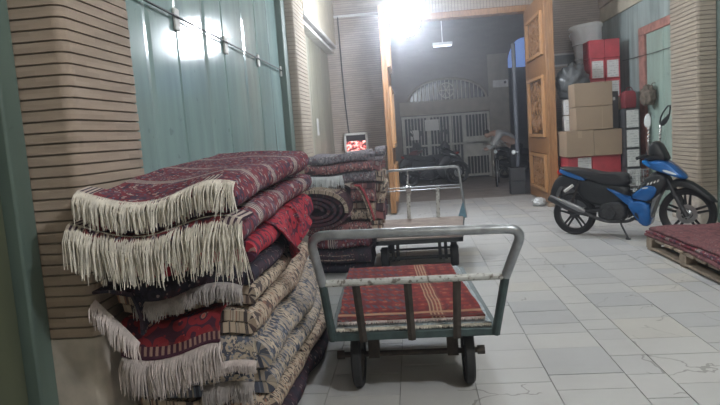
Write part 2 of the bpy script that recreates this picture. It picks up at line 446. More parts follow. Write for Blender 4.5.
# ---- left bays: big folding metal door between pillars
def metal_door(name, x, y0, y1, z1, mats, seams, hand=1):
    mb = MB(); sg = hand
    ys = [y0] + seams + [y1]
    for a, b in zip(ys[:-1], ys[1:]):
        mid = lerp(a, b, .55); d = .004
        # each leaf is one folded sheet with a shallow crease
        pts = [(x - sg * .02, a + .006), (x, a + .02), (x - sg * d * .4, mid - .05), (x - sg * d * 1.6, mid), (x - sg * d * .2, mid + .05), (x, b - .02), (x - sg * .02, b - .006)]
        back = [(x - sg * .06, b - .006), (x - sg * .06, a + .006)]
        mb.prism(pts + back, .03, z1, lambda p, q, e: (p, q, e))
    return struct(mb.build(name, mats, smooth=False))
metal_door('door_1', XL, 3.07, 7.45, ZC, m_door, [4.13, 5.2, 6.37])
struct(MB().box(XL - .07, XL + .07, 7.45, 7.70, 0, ZC).build('trim_3', m_jamb, bevel=.01))
metal_door('door_2', XL, 8.52, YB, 3.0, m_door2, [9.7, 10.9])
metal_door('door_3', XL - .09, -1.5, 2.30, ZC, m_door3, [.2, 1.2])
struct(MB().box(XL - .12, XL - .045, 2.30, 2.42, 0, ZC).build('trim_4', m_jamb, bevel=.01))
t = MB(); t.box(XL - .06, PL, 8.52, YB, 3.16, ZC)
struct(t.build('trim_5', m_plaster))
t = MB(); t.box(XL - .06, PL - .03, 8.52, YB, 3.0, 3.05); t.box(XL - .06, PL + .01, 8.52, YB, 3.10, 3.16)
struct(t.build('trim_6', m_white, bevel=.008))
# bar across the big door, with the latch plates
bar = tag(MB().tube([(XL + .03, 3.1, 2.285), (XL + .03, 7.6, 2.238)], .008, 6).build('locking_wire', m_black_iron), 'thin dark wire running along the tall green folding door', 'wire')
for y, z, c in ((4.12, 2.27, 'nearest the brick pillar'), (5.21, 2.25, 'below the bright lamp reflection'), (6.33, 2.245, 'third along the wire'), (7.43, 2.24, 'at the far end of the wire')):
    s = .055 if y < 6 else .045
    o = MB().box(XL + .004, XL + .022, y - s * .8, y + s * .8, z - s * 1.5, z + s * 1.2).build('latch_plate', m_white, bevel=.006, loc=(XL, y, z))
    tag(o, 'small white latch plate on the green door, ' + c, 'latch', 'latch plates along the wire')
tag(MB().box(XL + .002, XL + .03, 4.30, 4.38, 1.16, 1.20).build('door_latch', m_white, bevel=.006), 'small white slide latch low on green door above the carpet stack', 'latch')
tag(MB().box(XL + .002, XL + .012, 10.02, 10.16, 1.44, 1.72).build('notice_sheet', m_paper), 'white notice stuck on the olive door beside the second pillar', 'notice')
tag(MB().tube([(-1.30, YB - .04, 3.69), (-1.29, YB - .03, 2.8), (-1.27, YB - .03, 2.0), (-1.24, YB - .03, 1.45)], .012, 6).build('power_cable', m_black_iron), 'black cable running down the brick gate wall to the screen', 'cable')

# ---- right bay
metal_door('door_4', XR, 8.58, 9.95, 2.62, m_doorR, [9.3], -1)
old = MB(); old.box(XR, XR + .06, 10.2, YB, 0, 3.15); old.box(XR, XR + .06, 8.58, 10.2, 2.75, 3.15)
struct(old.build('trim_7', m_doorRold))
rd = MB(); rd.box(XR - .025, XR + .06, 9.97, 10.2, 0, 2.62); rd.box(XR - .025, XR + .06, 8.9, 10.2, 2.62, 2.75)
struct(rd.build('trim_8', m_redpaint, bevel=.008))
struct(MB().box(XR - .03, XR + .06, 8.58, YB, 3.15, 3.42).build('trim_9', m_plaster))
struct(MB().box(XR - .06, XR + .06, 8.58, YB, 3.42, ZC).build('trim_10', bw))
metal_door('door_5', XR, 3.07, 7.78, ZC, m_jamb, [4.2, 5.3, 6.5], -1)
metal_door('door_6', XR, -1.5, 2.42, ZC, m_door3, [.2, 1.2], -1)
tag(MB().tube([(XR - .03, 8.6, 2.30), (XR - .035, 9.6, 2.30), (XR - .04, 10.9, 2.33)], .005, 6).build('wire', m_black_iron), 'dark wire sagging across the worn mint door behind the cartons', 'wire')
tag(MB().box(XR - .014, XR + .002, 8.84, 8.95, 1.86, 1.99).build('sticker', simple('yellow_sticker', (.45, .42, .12), .7)), 'small yellow sticker on the mint metal door by the pillar', 'sticker')

# ---- carved wooden gate leaves, both standing open into the passage
def carved_panel(mb_g, y0, y1, z0, z1, x, sg, seed):
    """lattice scrollwork standing proud of a dark ground"""
    rr = random.Random(seed); ry = (y1 - y0) / 2; rz = (z1 - z0) / 2; cy = (y0 + y1) / 2; cz = (z0 + z1) / 2
    pl = [(.0, .0, .30)] + [(.62 * cos(a), .72 * sin(a), .2) for a in [PI/4 + i * PI/2 for i in range(4)]] + [(0, .62, .2), (0, -.62, .2), (.55, 0, .18), (-.55, 0, .18)]
    for (a, b, r) in pl:
        n = 14
        mb_g.tube([(x + sg * .012, cy + a * ry + r * ry * 1.25 * cos(2*PI*i/n), cz + b * rz + r * ry * 1.25 * sin(2*PI*i/n)) for i in range(n)], .014, 5, True)
        for q in range(6):
            w_ = 2 * PI * q / 6 + rr.random()
            mb_g.tube([(x + sg * .012, cy + a * ry, cz + b * rz), (x + sg * .016, cy + a * ry + r * ry * .8 * cos(w_), cz + b * rz + r * ry * .8 * sin(w_))], [.02, .008], 5)
    for q in range(26):
        a, b = rr.uniform(-.85, .85), rr.uniform(-.9, .9); w_ = rr.uniform(0, 2 * PI); l = .05
        mb_g.tube([(x + sg * .012, cy + a * ry + l * cos(w_ + i * .5) * i * .5, cz + b * rz + l * sin(w_ + i * .5) * i * .5) for i in range(4)], [.016, .014, .012, .006], 5)
def gate_leaf(label, xf, sg, y0, y1):
    xb = xf - sg * (.14 if sg < 0 else .095)
    t = thing('gate_leaf', label, 'wooden gate', (xb, (y0 + y1) / 2, 0), 0, 'carved gate leaves')
    L = t.location
    b = MB(); b.box(min(xf - sg*.039, xb), max(xf - sg*.039, xb), y0 + .001, y1 - .001, .031, 3.499)
    # stiles and rails raised around three panels
    zs = [(.03, .2), (.86, 1.13), (2.19, 2.50), (3.24, 3.5)]
    for z0, z1 in zs: b.box(min(xf - sg*.001, xf - sg*.04), max(xf - sg*.001, xf - sg*.04), y0 + .18, y1 - .16, z0, z1)
    for a, c in ((y0, y0 + .18), (y1 - .16, y1)): b.box(min(xf, xf - sg*.04), max(xf, xf - sg*.04), a, c, .03, 3.5)
    o = b.build('board', m_wood, t, bevel=.008); o.location = -L
    for i, (z0, z1) in enumerate(((.2, .86), (1.13, 2.19), (2.50, 3.24))):
        p = MB(); a, c = y0 + .18, y1 - .16
        p.box(min(xf - sg*.038, xf - sg*.012), max(xf - sg*.038, xf - sg*.012), a, c, z0, z1, 1)
        for (ya, yb, za, zb) in ((a + .012, c - .012, z0 + .012, z0 + .065), (a + .012, c - .012, z1 - .065, z1 - .012), (a + .012, a + .075, z0 + .065, z1 - .065), (c - .075, c - .012, z0 + .065, z1 - .065)):
            p.box(min(xf + sg*.04, xf - sg*.02), max(xf + sg*.04, xf - sg*.02), ya, yb, za, zb, 2)
        carved_panel(p, a + .08, c - .08, z0 + .06, z1 - .06, xf - sg * .012, sg, 5 + i)
        o = p.build('carved_panel', [m_wood, m_wood_dark, m_wood_light], t, smooth=False); o.location = -L
    return t
gate_leaf('carved orange wooden gate leaf with three panels beside stacked cartons', 2.23, -1, 10.34, 12.03)
gate_leaf('wooden gate leaf seen edge-on behind the far cart and carpets', -.345, 1, 10.34, 12.03)

# ------------------------------------------------------------------ folded carpets
def fold_path(w, H, layers, rr, first_right=True):
    """serpentine centre line of a folded carpet, w wide and H high"""
    pitch = H / layers; pts = []; R = pitch / 2
    for k in range(layers):
        z = pitch * (k + .5); right = (k % 2 == 0) == first_right
        xr = w - R - rr.uniform(0, .035); xl = R + rr.uniform(0, .03)
        if k == 0: seq = [0.0, None]
        a, b = (xl, xr) if right else (xr, xl)
        if pts: a = pts[-1][0]
        for i in range(8):
            if i == 0 and pts: continue
            pts.append((lerp(a, b, i / 7), z))
        if k < layers - 1:
            cxx = b
            for i in range(1, 7):
                t = -PI/2 + PI * i / 6
                sgn = 1 if right else -1
                pts.append((cxx + sgn * R * cos(t), z + R + R * sin(t)))
    return pts, pitch
def lumps(p, a=.010, s=3.2):
    return Vector(p) + Vector((noise.noise(Vector(p) * s) * a, noise.noise(Vector(p) * s + Vector((7, 3, 1))) * a, noise.noise(Vector(p) * s * .8 + Vector((1, 9, 4))) * a))

def warp_near(x, y, z):
    h = z / 1.25
    zz = z + h * (.115 * (y - 2.45) / 1.55 + .014 * sin(3.1 * y + 2 * x + 1) + .012 * sin(7 * x + 1.3))
    zz += h * (.014 - .07 * (x + .95))
    zz += h * .034 * max(0, 1 - (y - 2.28) / .9) * sin(10.5 * (x + 1.36) + 2.0)
    f = (x + 1.36) / .64
    xx = x + f * (.022 * sin(3.6 * y + 5 * z) + .03 * sin(6.5 * z + .4))
    return lumps((xx, y + .018 * sin(8 * x + 3 * z), zz), .022, 4.)
def warp_far(x, y, z):
    zz = z + (z / 1.25) * (.012 * sin(9 * x) + .02 * (x + .7) * .3)
    return lumps((x, y + .015 * sin(5 * x + 9 * z), zz), .02, 4.)

def fringe(mb, roots, L, rr, rad=.0036, out=(0, -1, 0), lay=1, mi=0, grow=None):
    """strands hanging from root points, falling forwards and down, in loose clumps over a thick woolly base"""
    O = Vector(out); sd = O.cross(Vector((0, 0, 1))); n = len(roots)
    g = grow or (lambda u: 1.0)
    V = []; F = []; st = 3; ids = list(range(0, n, st))
    for q in ids:
        p = Vector(roots[q]); l = L * .62 * g(q / n) * (1 + .3 * noise.noise(Vector((q * .21, 4, L * 7))))
        o = .7 + .5 * noise.noise(Vector((q * .3, 1, 7)))
        for e in range(5):
            u = e / 4; V.append(p + O * (.022 * o * min(1, u * 2.2) - .004) + Vector((0, 0, -l * (u * u * .55 + u * .45))))
    for a_ in range(len(ids) - 1):
        for e in range(4): F.append((a_ * 5 + e, a_ * 5 + e + 1, a_ * 5 + e + 6, a_ * 5 + e + 5))
    mb.add(V, F, mi)
    for j in range(lay):
        for i, p in enumerate(roots):
            p = Vector(p); cl = noise.noise(Vector((i * .11, j * 3.1, L * 9)))
            l = L * g(i / n) * rr.uniform(.80, 1.06) * (1 + .30 * cl)
            sway = .5 * noise.noise(Vector((i * .06, j * 5., 2))) + rr.uniform(-.10, .10)
            o = rr.uniform(.6, 1.3) + j * .4
            pts = [p - O * .01]
            for q in range(1, 5):
                u = q / 4
                pts.append(p + O * (.026 * o * min(1, u * 2.2)) + sd * (sway * l * u) + Vector((0, 0, -l * u * u * .55 - l * u * .45)))
            mb.tube(pts, [rad, rad, rad * .95, rad * .8, rad * .5], 3, mi=mi)

def carpet(name, label, z0, H, x0, x1, y0, y1, mat, layers=2, seed=1, warp=warp_near, group=None, flap=None, fr=None, frm=None, ne=18, back=None, extra=None, grow=None, high=False):
    """one folded carpet: folds show along its right side (x1); flap=(xa,xb,len,ztop) is its front end hanging down"""
    rr = random.Random(seed); mb = MB()
    Hb = H - (.018 if flap else .004)
    path, pitch = fold_path(x1 - x0, Hb, layers, rr)
    mb.strip(path, pitch * .88, y0, y1, ne, lambda a, b, e: warp(x0 + a, e, z0 + b), 0, rr.random() * 3, rr.random() * 3)
    roots = []
    if flap:
        xa, xb, Ld = flap[:3]; zt = z0 + H - .010; yo = flap[3] if len(flap) > 3 else .012; ph = rr.uniform(0, 6)
        bk = .12 if high else .35
        p = [(lerp(y0 + bk, y0 + .09, i / 5), zt) for i in range(6)] + [(y0 + .04, zt)]
        Rr = .035
        p += [(y0 + .02 - yo - Rr * sin(t), zt - Rr + Rr * cos(t)) for t in [PI/2 * i / 5 for i in range(6)]]
        n = max(2, int(Ld / .03))
        p += [(y0 + .02 - yo - Rr, zt - Rr - Ld * i / n) for i in range(1, n + 1)]
        tot = len(p)
        def mp(a, b, e):
            hang = max(0, zt - b)
            yy = a - hang * .10 + hang * .22 * sin(13 * e + ph) * .5
            bb = b - hang * .12 * sin(9 * e + ph * 2)
            return warp(e, yy, bb)
        # uv: v measured from the hanging end
        N = len(p); i0 = len(mb.u)
        mb.strip(p, .011, xa, xb, 30, mp, 1 if back else 0)
        end = p[-1]
        tl = sum(math.hypot(p[i][0]-p[i-1][0], p[i][1]-p[i-1][1]) for i in range(1, N))
        for i in range(i0, len(mb.u)): u, v = mb.u[i]; mb.u[i] = (tl - u, v)
        ns = int((xb - xa) / .0036)
        if high: end = p[8]; end = (end[0] - .008, end[1] + .006)
        roots = [mp(end[0], end[1], lerp(xa + .004, xb - .004, i / ns)) for i in range(ns + 1)]
    if extra: extra(mb, rr, warp)
    c = Vector(((x0 + x1) / 2, (y0 + y1) / 2, z0))
    o = mb.build(name, [mat] + ([back] if back else []), loc=c, ang=60)
    tag(o, label, 'carpet', group)
    if fr and roots:
        f = MB(); fringe(f, roots, fr, rr, .0027, lay=3, grow=grow)
        q = f.build('fringe', frm or m_fringe, o, loc=c); q.location = (0, 0, 0)
    return o

G1 = 'folded carpets in the near stack'
xw = -1.365
carpet('folded_carpet', 'dark navy folded carpet at the very bottom of near stack', 0.002, .13, xw + .03, -.70, 2.62, 4.02, r_navy, 2, 1, group=G1)
carpet('folded_carpet', 'cream floral folded carpet second from floor in near stack', .135, .135, xw + .02, -.675, 2.58, 4.0, r_cream2, 2, 2, group=G1, flap=(-1.02, -.72, .02), fr=.07, frm=m_fringe3)
carpet('folded_carpet', 'beige and dark blue folded carpet low in near stack, third from floor', .275, .13, xw + .02, -.685, 2.56, 4.03, r_cream, 2, 3, group=G1, flap=(-.98, -.76, .02), fr=.09, frm=m_fringe2)
carpet('folded_carpet', 'cream and blue patterned carpet directly under the red bordered one', .41, .145, xw + .01, -.665, 2.52, 4.0, r_cream, 2, 4, group=G1, flap=(-.93, -.70, .06), fr=.05, frm=m_fringe3)
carpet('folded_carpet', 'red carpet with patterned border and pale fringe hanging down stack front', .56, .115, xw + .01, -.67, 2.50, 3.96, r_cream2, 2, 5, group=G1, back=r_redborder, flap=(-1.29, -.83, .10, .03), fr=.15, frm=m_fringe3)
carpet('folded_carpet', 'cream carpet above the red bordered one, folded edges facing the aisle', .68, .085, xw + .01, -.675, 2.53, 4.02, r_cream2, 2, 6, group=G1)
carpet('folded_carpet', 'dark navy carpet with grey fringe drooping in the middle of near stack', .77, .085, xw, -.70, 2.50, 3.9, r_navy, 2, 7, group=G1, flap=(-1.20, -.74, .03), fr=.075, frm=m_fringe2)
def red_flap(mb, rr, warp):
    # the loose red end flung open over the aisle side
    p = [(-.98, .952), (-.88, .955), (-.78, .955), (-.72, .945), (-.69, .915), (-.675, .87), (-.66, .82), (-.645, .785)]
    def mp(a, b, e):
        h = max(0, .95 - b)
        return warp(a + h * .25 * sin(9 * e), e + h * .3, b + h * .45 * (sin(7 * e + .5)))
    mb.strip(p, .012, 2.98, 3.66, 22, mp, 0)
    p2 = [(-.80, .958), (-.73, .962), (-.685, .94), (-.66, .90), (-.65, .87)]
    mb.strip(p2, .013, 3.5, 3.92, 10, lambda a, b, e: warp(a - .01, e, b + (.958 - b) * .3 * sin(8 * e)), 0)
carpet('folded_carpet', 'bright red carpet with a loose flap thrown open on the aisle side', .86, .09, xw, -.72, 2.50, 3.85, r_red, 2, 8, group=G1, extra=red_flap)
carpet('folded_carpet', 'maroon carpet second from top, long cream fringe hanging over stack front', .97, .125, xw - .0, -.725, 2.30, 4.0, r_maroon2, 2, 9, group=G1, flap=(-1.375, -.715, .02, .02), high=True, fr=.185, frm=m_fringe, grow=lambda u: 1.0 + .28 * max(0, (u - .55) / .45))
carpet('folded_carpet', 'topmost maroon folded carpet of near stack with cream fringed end', 1.10, .135, xw + .03, -.74, 2.29, 4.02, r_maroon, 2, 10, group=G1, flap=(-1.34, -.735, .01, .0), high=True, fr=.115, frm=m_fringe)
# the pale side fringe hanging at the left of the navy end
s = MB(); rr = random.Random(5)
pth = [(xw + .01 , .83), (xw + .10, .835), (xw + .17, .82), (xw + .185, .76), (xw + .19, .70), (xw + .18, .63)]
s.strip(pth, .012, 2.36, 2.46, 6, lambda a, b, e: lumps((a, e + (.83 - b) * .15, b)), 0)
o = tag(s.build('folded_carpet_corner', r_navy, loc=(xw, 2.45, .6)), 'dark carpet corner with pale fringe hanging beside the brick pillar', 'carpet')
f = MB(); rts = [lumps((xw + .02 + .16 * i / 40, 2.35, .80 - .19 * (i / 40))) for i in range(41)]
fringe(f, rts, .09, rr, lay=2); q = f.build('fringe', m_fringe3, o, loc=(xw, 2.45, .6)); q.location = (0, 0, 0)

# ---- far stack: folds face the aisle towards us, ends to the right
G2 = 'folded carpets in the far stack'
def far_carpet(label, z0, H, x0, x1, yf, depth, mat, layers, seed, fr=None, frx=None, frm=None, white=None, end=None):
    rr = random.Random(seed); mb = MB(); rr_tilt = rr.uniform(-.35, .15)
    path, pitch = fold_path(depth, H - .004, layers, rr)
    mb.strip(path, pitch * .88, x0, x1, 14, lambda a, b, e: warp_far(e, yf + depth - a, z0 + b), 0, rr.random() * 3, rr.random() * 3)
    c = Vector(((x0 + x1) / 2, yf + depth / 2, z0))
    o = tag(mb.build('folded_carpet', [mat], loc=c, ang=60), label, 'carpet', G2)
    if end:
        en = MB(); nk = 3
        for k_ in range(nk):
            a0 = .10 + k_ * .27
            pp, pt2 = fold_path(.25, H * .92, 2, rr)
            rx = rr.uniform(.03, .085)
            en.strip(pp, pt2 * .82, x1 - .02, x1 + rx, 4, lambda a, b, e: lumps((e + .03 * sin(11 * a + k_), yf + a0 + a, z0 + b + (e - x1) * rr_tilt), .02, 8), 0)
        q = en.build('loose_end', end, o, loc=c, ang=60); q.location = (0, 0, 0)
    if fr:
        f = MB(); ns = int((frx[1] - frx[0]) / .008)
        fringe(f, [warp_far(lerp(frx[0], frx[1], i / ns), yf - .012, z0 + H * .9) for i in range(ns + 1)], fr, rr, .0055, lay=2)
        q = f.build('fringe', frm or m_fringe, o, loc=c); q.location = (0, 0, 0)
    if white:
        bnd = MB(); bnd.strip([(z0 + H * .25 + i * .02, 0) for i in range(int(H * .5 / .02) + 1)], .006, white[0], white[1], 10, lambda a, b, e: warp_far(e, yf - .016 - b, a), 0)
        q = bnd.build('border_band', r_cream2, o, loc=c); q.location = (0, 0, 0)
    return o
far_carpet('dark carpet on the floor at bottom of far stack', .002, .12, -1.10, -.50, 6.08, .95, r_navy, 2, 21)
far_carpet('dark blue carpet with a pale border band low in far stack', .125, .14, -1.12, -.48, 6.02, 1.0, r_navy, 2, 22, white=(-1.08, -.66))
far_carpet('dark wine carpet low in the far stack, seen through the cart handle', .27, .14, -1.12, -.50, 6.03, 1.0, r_maroon2, 2, 23)
far_carpet('maroon folded carpet under the big roll in far stack', .415, .115, -1.12, -.46, 6.0, 1.0, r_rose, 2, 24, end=r_cream2)
far_carpet('cream carpet with rosy folds to the right of the big roll, lower of two', .535, .19, -.655, -.42, 6.02, .95, r_cream2, 3, 25, end=r_rose)
far_carpet('rosy cream carpet to the right of the big roll, upper of two', .73, .185, -.65, -.41, 6.04, .95, r_rose, 3, 26, end=r_cream2)
far_carpet('dark folded carpet with white fringe on its front, third from top of far stack', .925, .11, -1.08, -.40, 6.0, .95, r_grey, 2, 27, .115, (-1.04, -.72), m_tub, end=r_cream2)
far_carpet('rose patterned folded carpet second from top of far stack', 1.038, .10, -1.08, -.41, 6.0, .95, r_rose, 2, 28, end=r_rose)
far_carpet('slate grey folded carpet on top of the far stack', 1.14, .085, -1.06, -.45, 6.0, .95, r_grey, 2, 29, end=r_grey)
# crumpled ends on the right of the far stack
for (lab, z, x, mt) in (('pale crumpled carpet end sticking out at top right of far stack', 1.13, -.42, r_grey), ('grey and red carpet end bulging from right side of far stack', .70, -.40, r_cream2), ):
    mb = MB(); rr = random.Random(int(z * 100))
    pth, pt = fold_path(.62, .12 if z > 1 else .2, 4, rr)
    mb.strip(pth, pt * .8, x + .0, x + (.10 if z > 1 else .07), 5, lambda a, b, e: lumps((e + .04 * sin(9 * b), 6.75 - a, z + b + .02 * sin(6 * a)), .02, 7), 0)
    tag(mb.build('folded_carpet', mt, loc=(x, 6.4, z), ang=60), lab, 'carpet', G2)
# red-edged carpet lying down the right face of the far stack
mb = MB()
pth = [(-.62, .915), (-.57, .90), (-.535, .85), (-.51, .78), (-.485, .70), (-.465, .62), (-.455, .56)]
mb.strip(pth, .014, 5.90, 5.975, 6, lambda a, b, e: lumps((a, e, b), .01), 0); mb.strip([(p[0] + .03, p[1] + .004) for p in pth], .012, 5.885, 5.97, 4, lambda a, b, e: lumps((a, e, b), .01), 1)
tag(mb.build('carpet_edge', [r_cream2, m_redcard], loc=(-.52, 5.94, .56)), 'narrow red-edged carpet runner hanging beside the big rolled carpet', 'carpet')
# the big oval roll: a spiral of carpet with its end to us
mb = MB(); pth = []
for i in range(120):
    a = i / 119 * 4.4 * 2 * PI; r = .045 + .205 * (i / 119)
    pth.append((-.945 + r * 1.30 * cos(a), .715 + r * .78 * sin(a)))
mb.strip(pth, .027, 5.62, 6.55, 10, lambda a, b, e: lumps((a, e + .03 * sin(5 * a), max(b, .54)), .012, 5), 0, 0, .22)
mb2 = MB(); outer = [(-.945 + .274 * cos(2 * PI * i / 40), .718 + .172 * sin(2 * PI * i / 40)) for i in range(8, 38)]
ro = tag(mb.build('rolled_carpet', r_roll, loc=(-.945, 6.0, .53), ang=60), 'big dark oval carpet roll lying with its spiral end facing us', 'carpet')
mb2 = MB(); pth2 = [(-.945 + .292 * cos(a), .716 + .186 * sin(a)) for a in [PI * (-.05 + 1.12 * i / 30) for i in range(31)]]
mb2.strip(pth2, .034, 5.60, 6.5, 8, lambda a, b, e: lumps((a, e, b), .012, 5), 0)
q = mb2.build('outer_layer', r_cream2, ro, loc=(-.945, 6.0, .53)); q.location = (0, 0, 0)

# ------------------------------------------------------------------ carts
def wheel_small(parent, x, y, r, w, L):
    m = MB(); m.lathe([(r - .035, -w * .4), (r - .012, -w * .5), (r, -w * .3), (r, w * .3), (r - .012, w * .5), (r - .035, w * .4)], 28, (x, y, r), 'x', closed=True)
    o = m.build('wheel', m_rubber, parent); o.location = -L
    h = MB(); h.lathe([(.012, -w * .55), (.03, -w * .55), (.034, -w * .35), (r - .034, -w * .3), (r - .034, w * .3), (.034, w * .35), (.03, w * .55), (.012, w * .55)], 20, (x, y, r), 'x', closed=True)
    q = h.build('hub', m_rust, o)
    return o
t = thing('platform_cart', 'near flatbed cart with grey pipe handle, carrying a red rug', 'cart', (-.06, 3.9, 0)); L = t.location
# bed frame of angle iron, with boards
b = MB(); zb = .342
b.box(-.497, .384, 3.06, 3.10, zb - .004, zb + .036); b.box(-.555, .315, 4.46, 4.50, zb - .004, zb + .032)
def skew(x, y, z): return (x - .035 * (y - 3.08) / 1.75 * (1.15 if x < 0 else 2.0) , y, z)
def side_bar(mb, xa, xb, z0, z1):
    V = []
    for (y, x0) in ((3.06, xa), (4.50, xb)):
        V += [(x0, y, z0), (x0 + .035, y, z0), (x0 + .035, y, z1), (x0, y, z1)]
    mb.add(V, [(0, 1, 2, 3), (7, 6, 5, 4), (0, 4, 5, 1), (1, 5, 6, 2), (2, 6, 7, 3), (3, 7, 4, 0)])
side_bar(b, -.497, -.555, zb - .004, zb + .034); side_bar(b, .349, .28, zb - .004, zb + .034)
for y in (3.45, 3.8, 4.15): b.box(-.50, .31, y, y + .04, zb - .02, zb + .012)
b.build('bed_frame', m_teal, t, bevel=.004).location = -L
d = MB(); V = []
for k_ in range(5):
    xa, xb = lerp(-.465, .345, k_ / 5) + .004, lerp(-.465, .345, (k_ + 1) / 5) - .004
    sa, sb = lerp(-.52, .275, k_ / 5) + .004, lerp(-.52, .275, (k_ + 1) / 5) - .004
    d.add([(xa, 3.10, zb + .014), (xb, 3.10, zb + .014), (sb, 4.455, zb + .014), (sa, 4.455, zb + .014), (xa, 3.10, zb + .032), (xb, 3.10, zb + .032), (sb, 4.455, zb + .032), (sa, 4.455, zb + .032)],
          [(3, 2, 1, 0), (4, 5, 6, 7), (0, 1, 5, 4), (1, 2, 6, 5), (2, 3, 7, 6), (3, 0, 4, 7)])
d.build('deck', m_ply, t).location = -L
h = MB()
pts = [(-.478, 3.07, .345), (-.496, 2.985, .665), (-.522, 2.86, .937), (.488, 2.86, .917), (.413, 2.985, .663), (.362, 3.07, .345)]
top = rounded(pts[1:5], .085, 8)
h.tube(top, .0235, 12); h.build('handle', m_steel, t).location = -L
for q_ in ((0, 1), (5, 4)):
    h = MB(); h.tube([pts[q_[0]], pts[q_[1]]], .022, 10); h.build('upright', m_teal, t).location = -L
h = MB(); h.tube([(-.500, 2.985, .668), (.417, 2.985, .665)], .0185, 10); h.build('cross_rail', m_steelw, t).location = -L
for xa, xb in ((-.330, -.315), (-.07, -.065), (.175, .165)):
    s = MB(); s.tube([(xa, 2.985, .668), (xb, 3.05, .335)], .02, 4, flat=.35)
    s.build('slat', m_rust, t).location = -L
ax = MB(); ax.tube([(-.47, 3.30, .178), (.30, 3.30, .178)], .016, 10)
for x in (-.285, .150):
    ax.box(x - .03, x + .03, 3.26, 3.34, .165, zb)
for x in (-.475, .305): ax.lathe([(.0, -.02), (.026, -.02), (.026, .02), (0, .02)], 8, (x, 3.30, .178), 'x')
ax.build('axle', m_rust, t).location = -L
for x in (-.375, .232): wheel_small(t, x, 3.30, .175, .055, L)
for x in (-.40, .20):
    wheel_small(t, x, 4.25, .13, .05, L)
    s = MB(); s.box(x - .04, x + .04, 4.20, 4.30, .262, zb); s.build('caster_bracket', m_rust, t).location = -L
# rugs on the cart
def flat_rug(name, label, c00, c10, c11, c01, z, th, mat, frm=None, lay=1):
    mb = MB(); nx, ny = 24, 30; V = []; U = []; F = []
    def P(u, v, zz):
        x = lerp(lerp(c00[0], c10[0], u), lerp(c01[0], c11[0], u), v); y = lerp(lerp(c00[1], c10[1], u), lerp(c01[1], c11[1], u), v)
        return Vector((x + .008 * noise.noise(Vector((y * 6, 1, z))), y + .008 * noise.noise(Vector((x * 7, 5, z))), zz + (.006 * noise.noise(Vector((x * 5, y * 5, z * 10))) + .006)))
    wd = c10[0] - c00[0]; ln = c01[1] - c00[1]
    for sd in (0, 1):
        for j in range(ny + 1):
            for i in range(nx + 1):
                V.append(P(i / nx, j / ny, z + th * sd)); U.append((i / nx * wd, j / ny * ln))
    n = (nx + 1) * (ny + 1); ix = lambda s_, i, j: s_ * n + j * (nx + 1) + i
    for j in range(ny):
        for i in range(nx):
            F.append((ix(1, i, j), ix(1, i+1, j), ix(1, i+1, j+1), ix(1, i, j+1))); F.append((ix(0, i, j), ix(0, i, j+1), ix(0, i+1, j+1), ix(0, i+1, j)))
    for i in range(nx): F.append((ix(0, i, 0), ix(0, i+1, 0), ix(1, i+1, 0), ix(1, i, 0))); F.append((ix(0, i, ny), ix(1, i, ny), ix(1, i+1, ny), ix(0, i+1, ny)))
    for j in range(ny): F.append((ix(0, 0, j), ix(1, 0, j), ix(1, 0, j+1), ix(0, 0, j+1))); F.append((ix(0, nx, j), ix(0, nx, j+1), ix(1, nx, j+1), ix(1, nx, j)))
    mb.add(V, F, 0, U)
    c = Vector(((c00[0] + c11[0]) / 2, (c00[1] + c11[1]) / 2, z))
    o = tag(mb.build(name, mat, loc=c), label, 'rug')
    if frm:
        f = MB(); rr = random.Random(3)
        for (A, B, n_, od) in ((c00, c10, 170, Vector((0, -1, 0))),):
            for i in range(n_):
                p = Vector((lerp(A[0], B[0], (i + .5) / n_), lerp(A[1], B[1], (i + .5) / n_), z + th * .6 + .006))
                f.tube([p - od * .01, p + od * .012, p + od * rr.uniform(.018, .035) + Vector((rr.uniform(-.006, .006), 0, -.008))], [.003, .003, .0015], 3)
        q = f.build('fringe', frm, o, loc=c); q.location = (0, 0, 0)
    return o
flat_rug('folded_rug', 'pale blue-grey rug lying under the red rug on near cart', (-.462, 3.105), (.346, 3.105), (.272, 4.44), (-.528, 4.44), .376, .016, r_pale, m_fringe)
flat_rug('folded_rug', 'red patterned rug with lengthwise stripe on the near cart', (-.458, 3.135), (.320, 3.135), (.215, 4.41), (-.525, 4.41), .399, .022, r_cart, m_fringe3)

# the second cart, its handle at the far end
t = thing('platform_cart', 'second flatbed cart beyond the near one, empty bed and thin pipe handle', 'cart', (0, 6.6, 0)); L = t.location
b = MB()
b.box(-.42, .43, 5.93, 5.97, .30, .345); b.box(-.43, .56, 7.27, 7.31, .305, .345)
for xa, xb in ((-.42, -.43), (.395, .525)):
    V = []
    for (y, x0) in ((5.93, xa), (7.31, xb)): V += [(x0, y, .302), (x0 + .035, y, .302), (x0 + .035, y, .346), (x0, y, .346)]
    b.add(V, [(0, 1, 2, 3), (7, 6, 5, 4), (0, 4, 5, 1), (1, 5, 6, 2), (2, 6, 7, 3), (3, 7, 4, 0)])
b.build('bed_frame', m_black_iron, t, bevel=.004).location = -L
d = MB(); d.add([(-.41, 5.94, .346), (.42, 5.94, .346), (.545, 7.29, .346), (-.42, 7.29, .346), (-.41, 5.94, .36), (.42, 5.94, .36), (.545, 7.29, .36), (-.42, 7.29, .36)], [(3, 2, 1, 0), (4, 5, 6, 7), (0, 1, 5, 4), (1, 2, 6, 5), (2, 3, 7, 6), (3, 0, 4, 7)])
d.build('deck', m_ply, t).location = -L
h = MB(); top = rounded([(-.437, 7.28, .345), (-.352, 7.32, .945), (.520, 7.32, .95), (.575, 7.28, .335)], .05, 6)
h.tube(top, .0155, 10); h.build('handle', m_steel, t).location = -L
for z in (.70, .735):
    h = MB(); h.tube([(-.39, 7.30, z), (.55, 7.30, z)], .006, 6); h.build('cross_rail', m_steel, t).location = -L
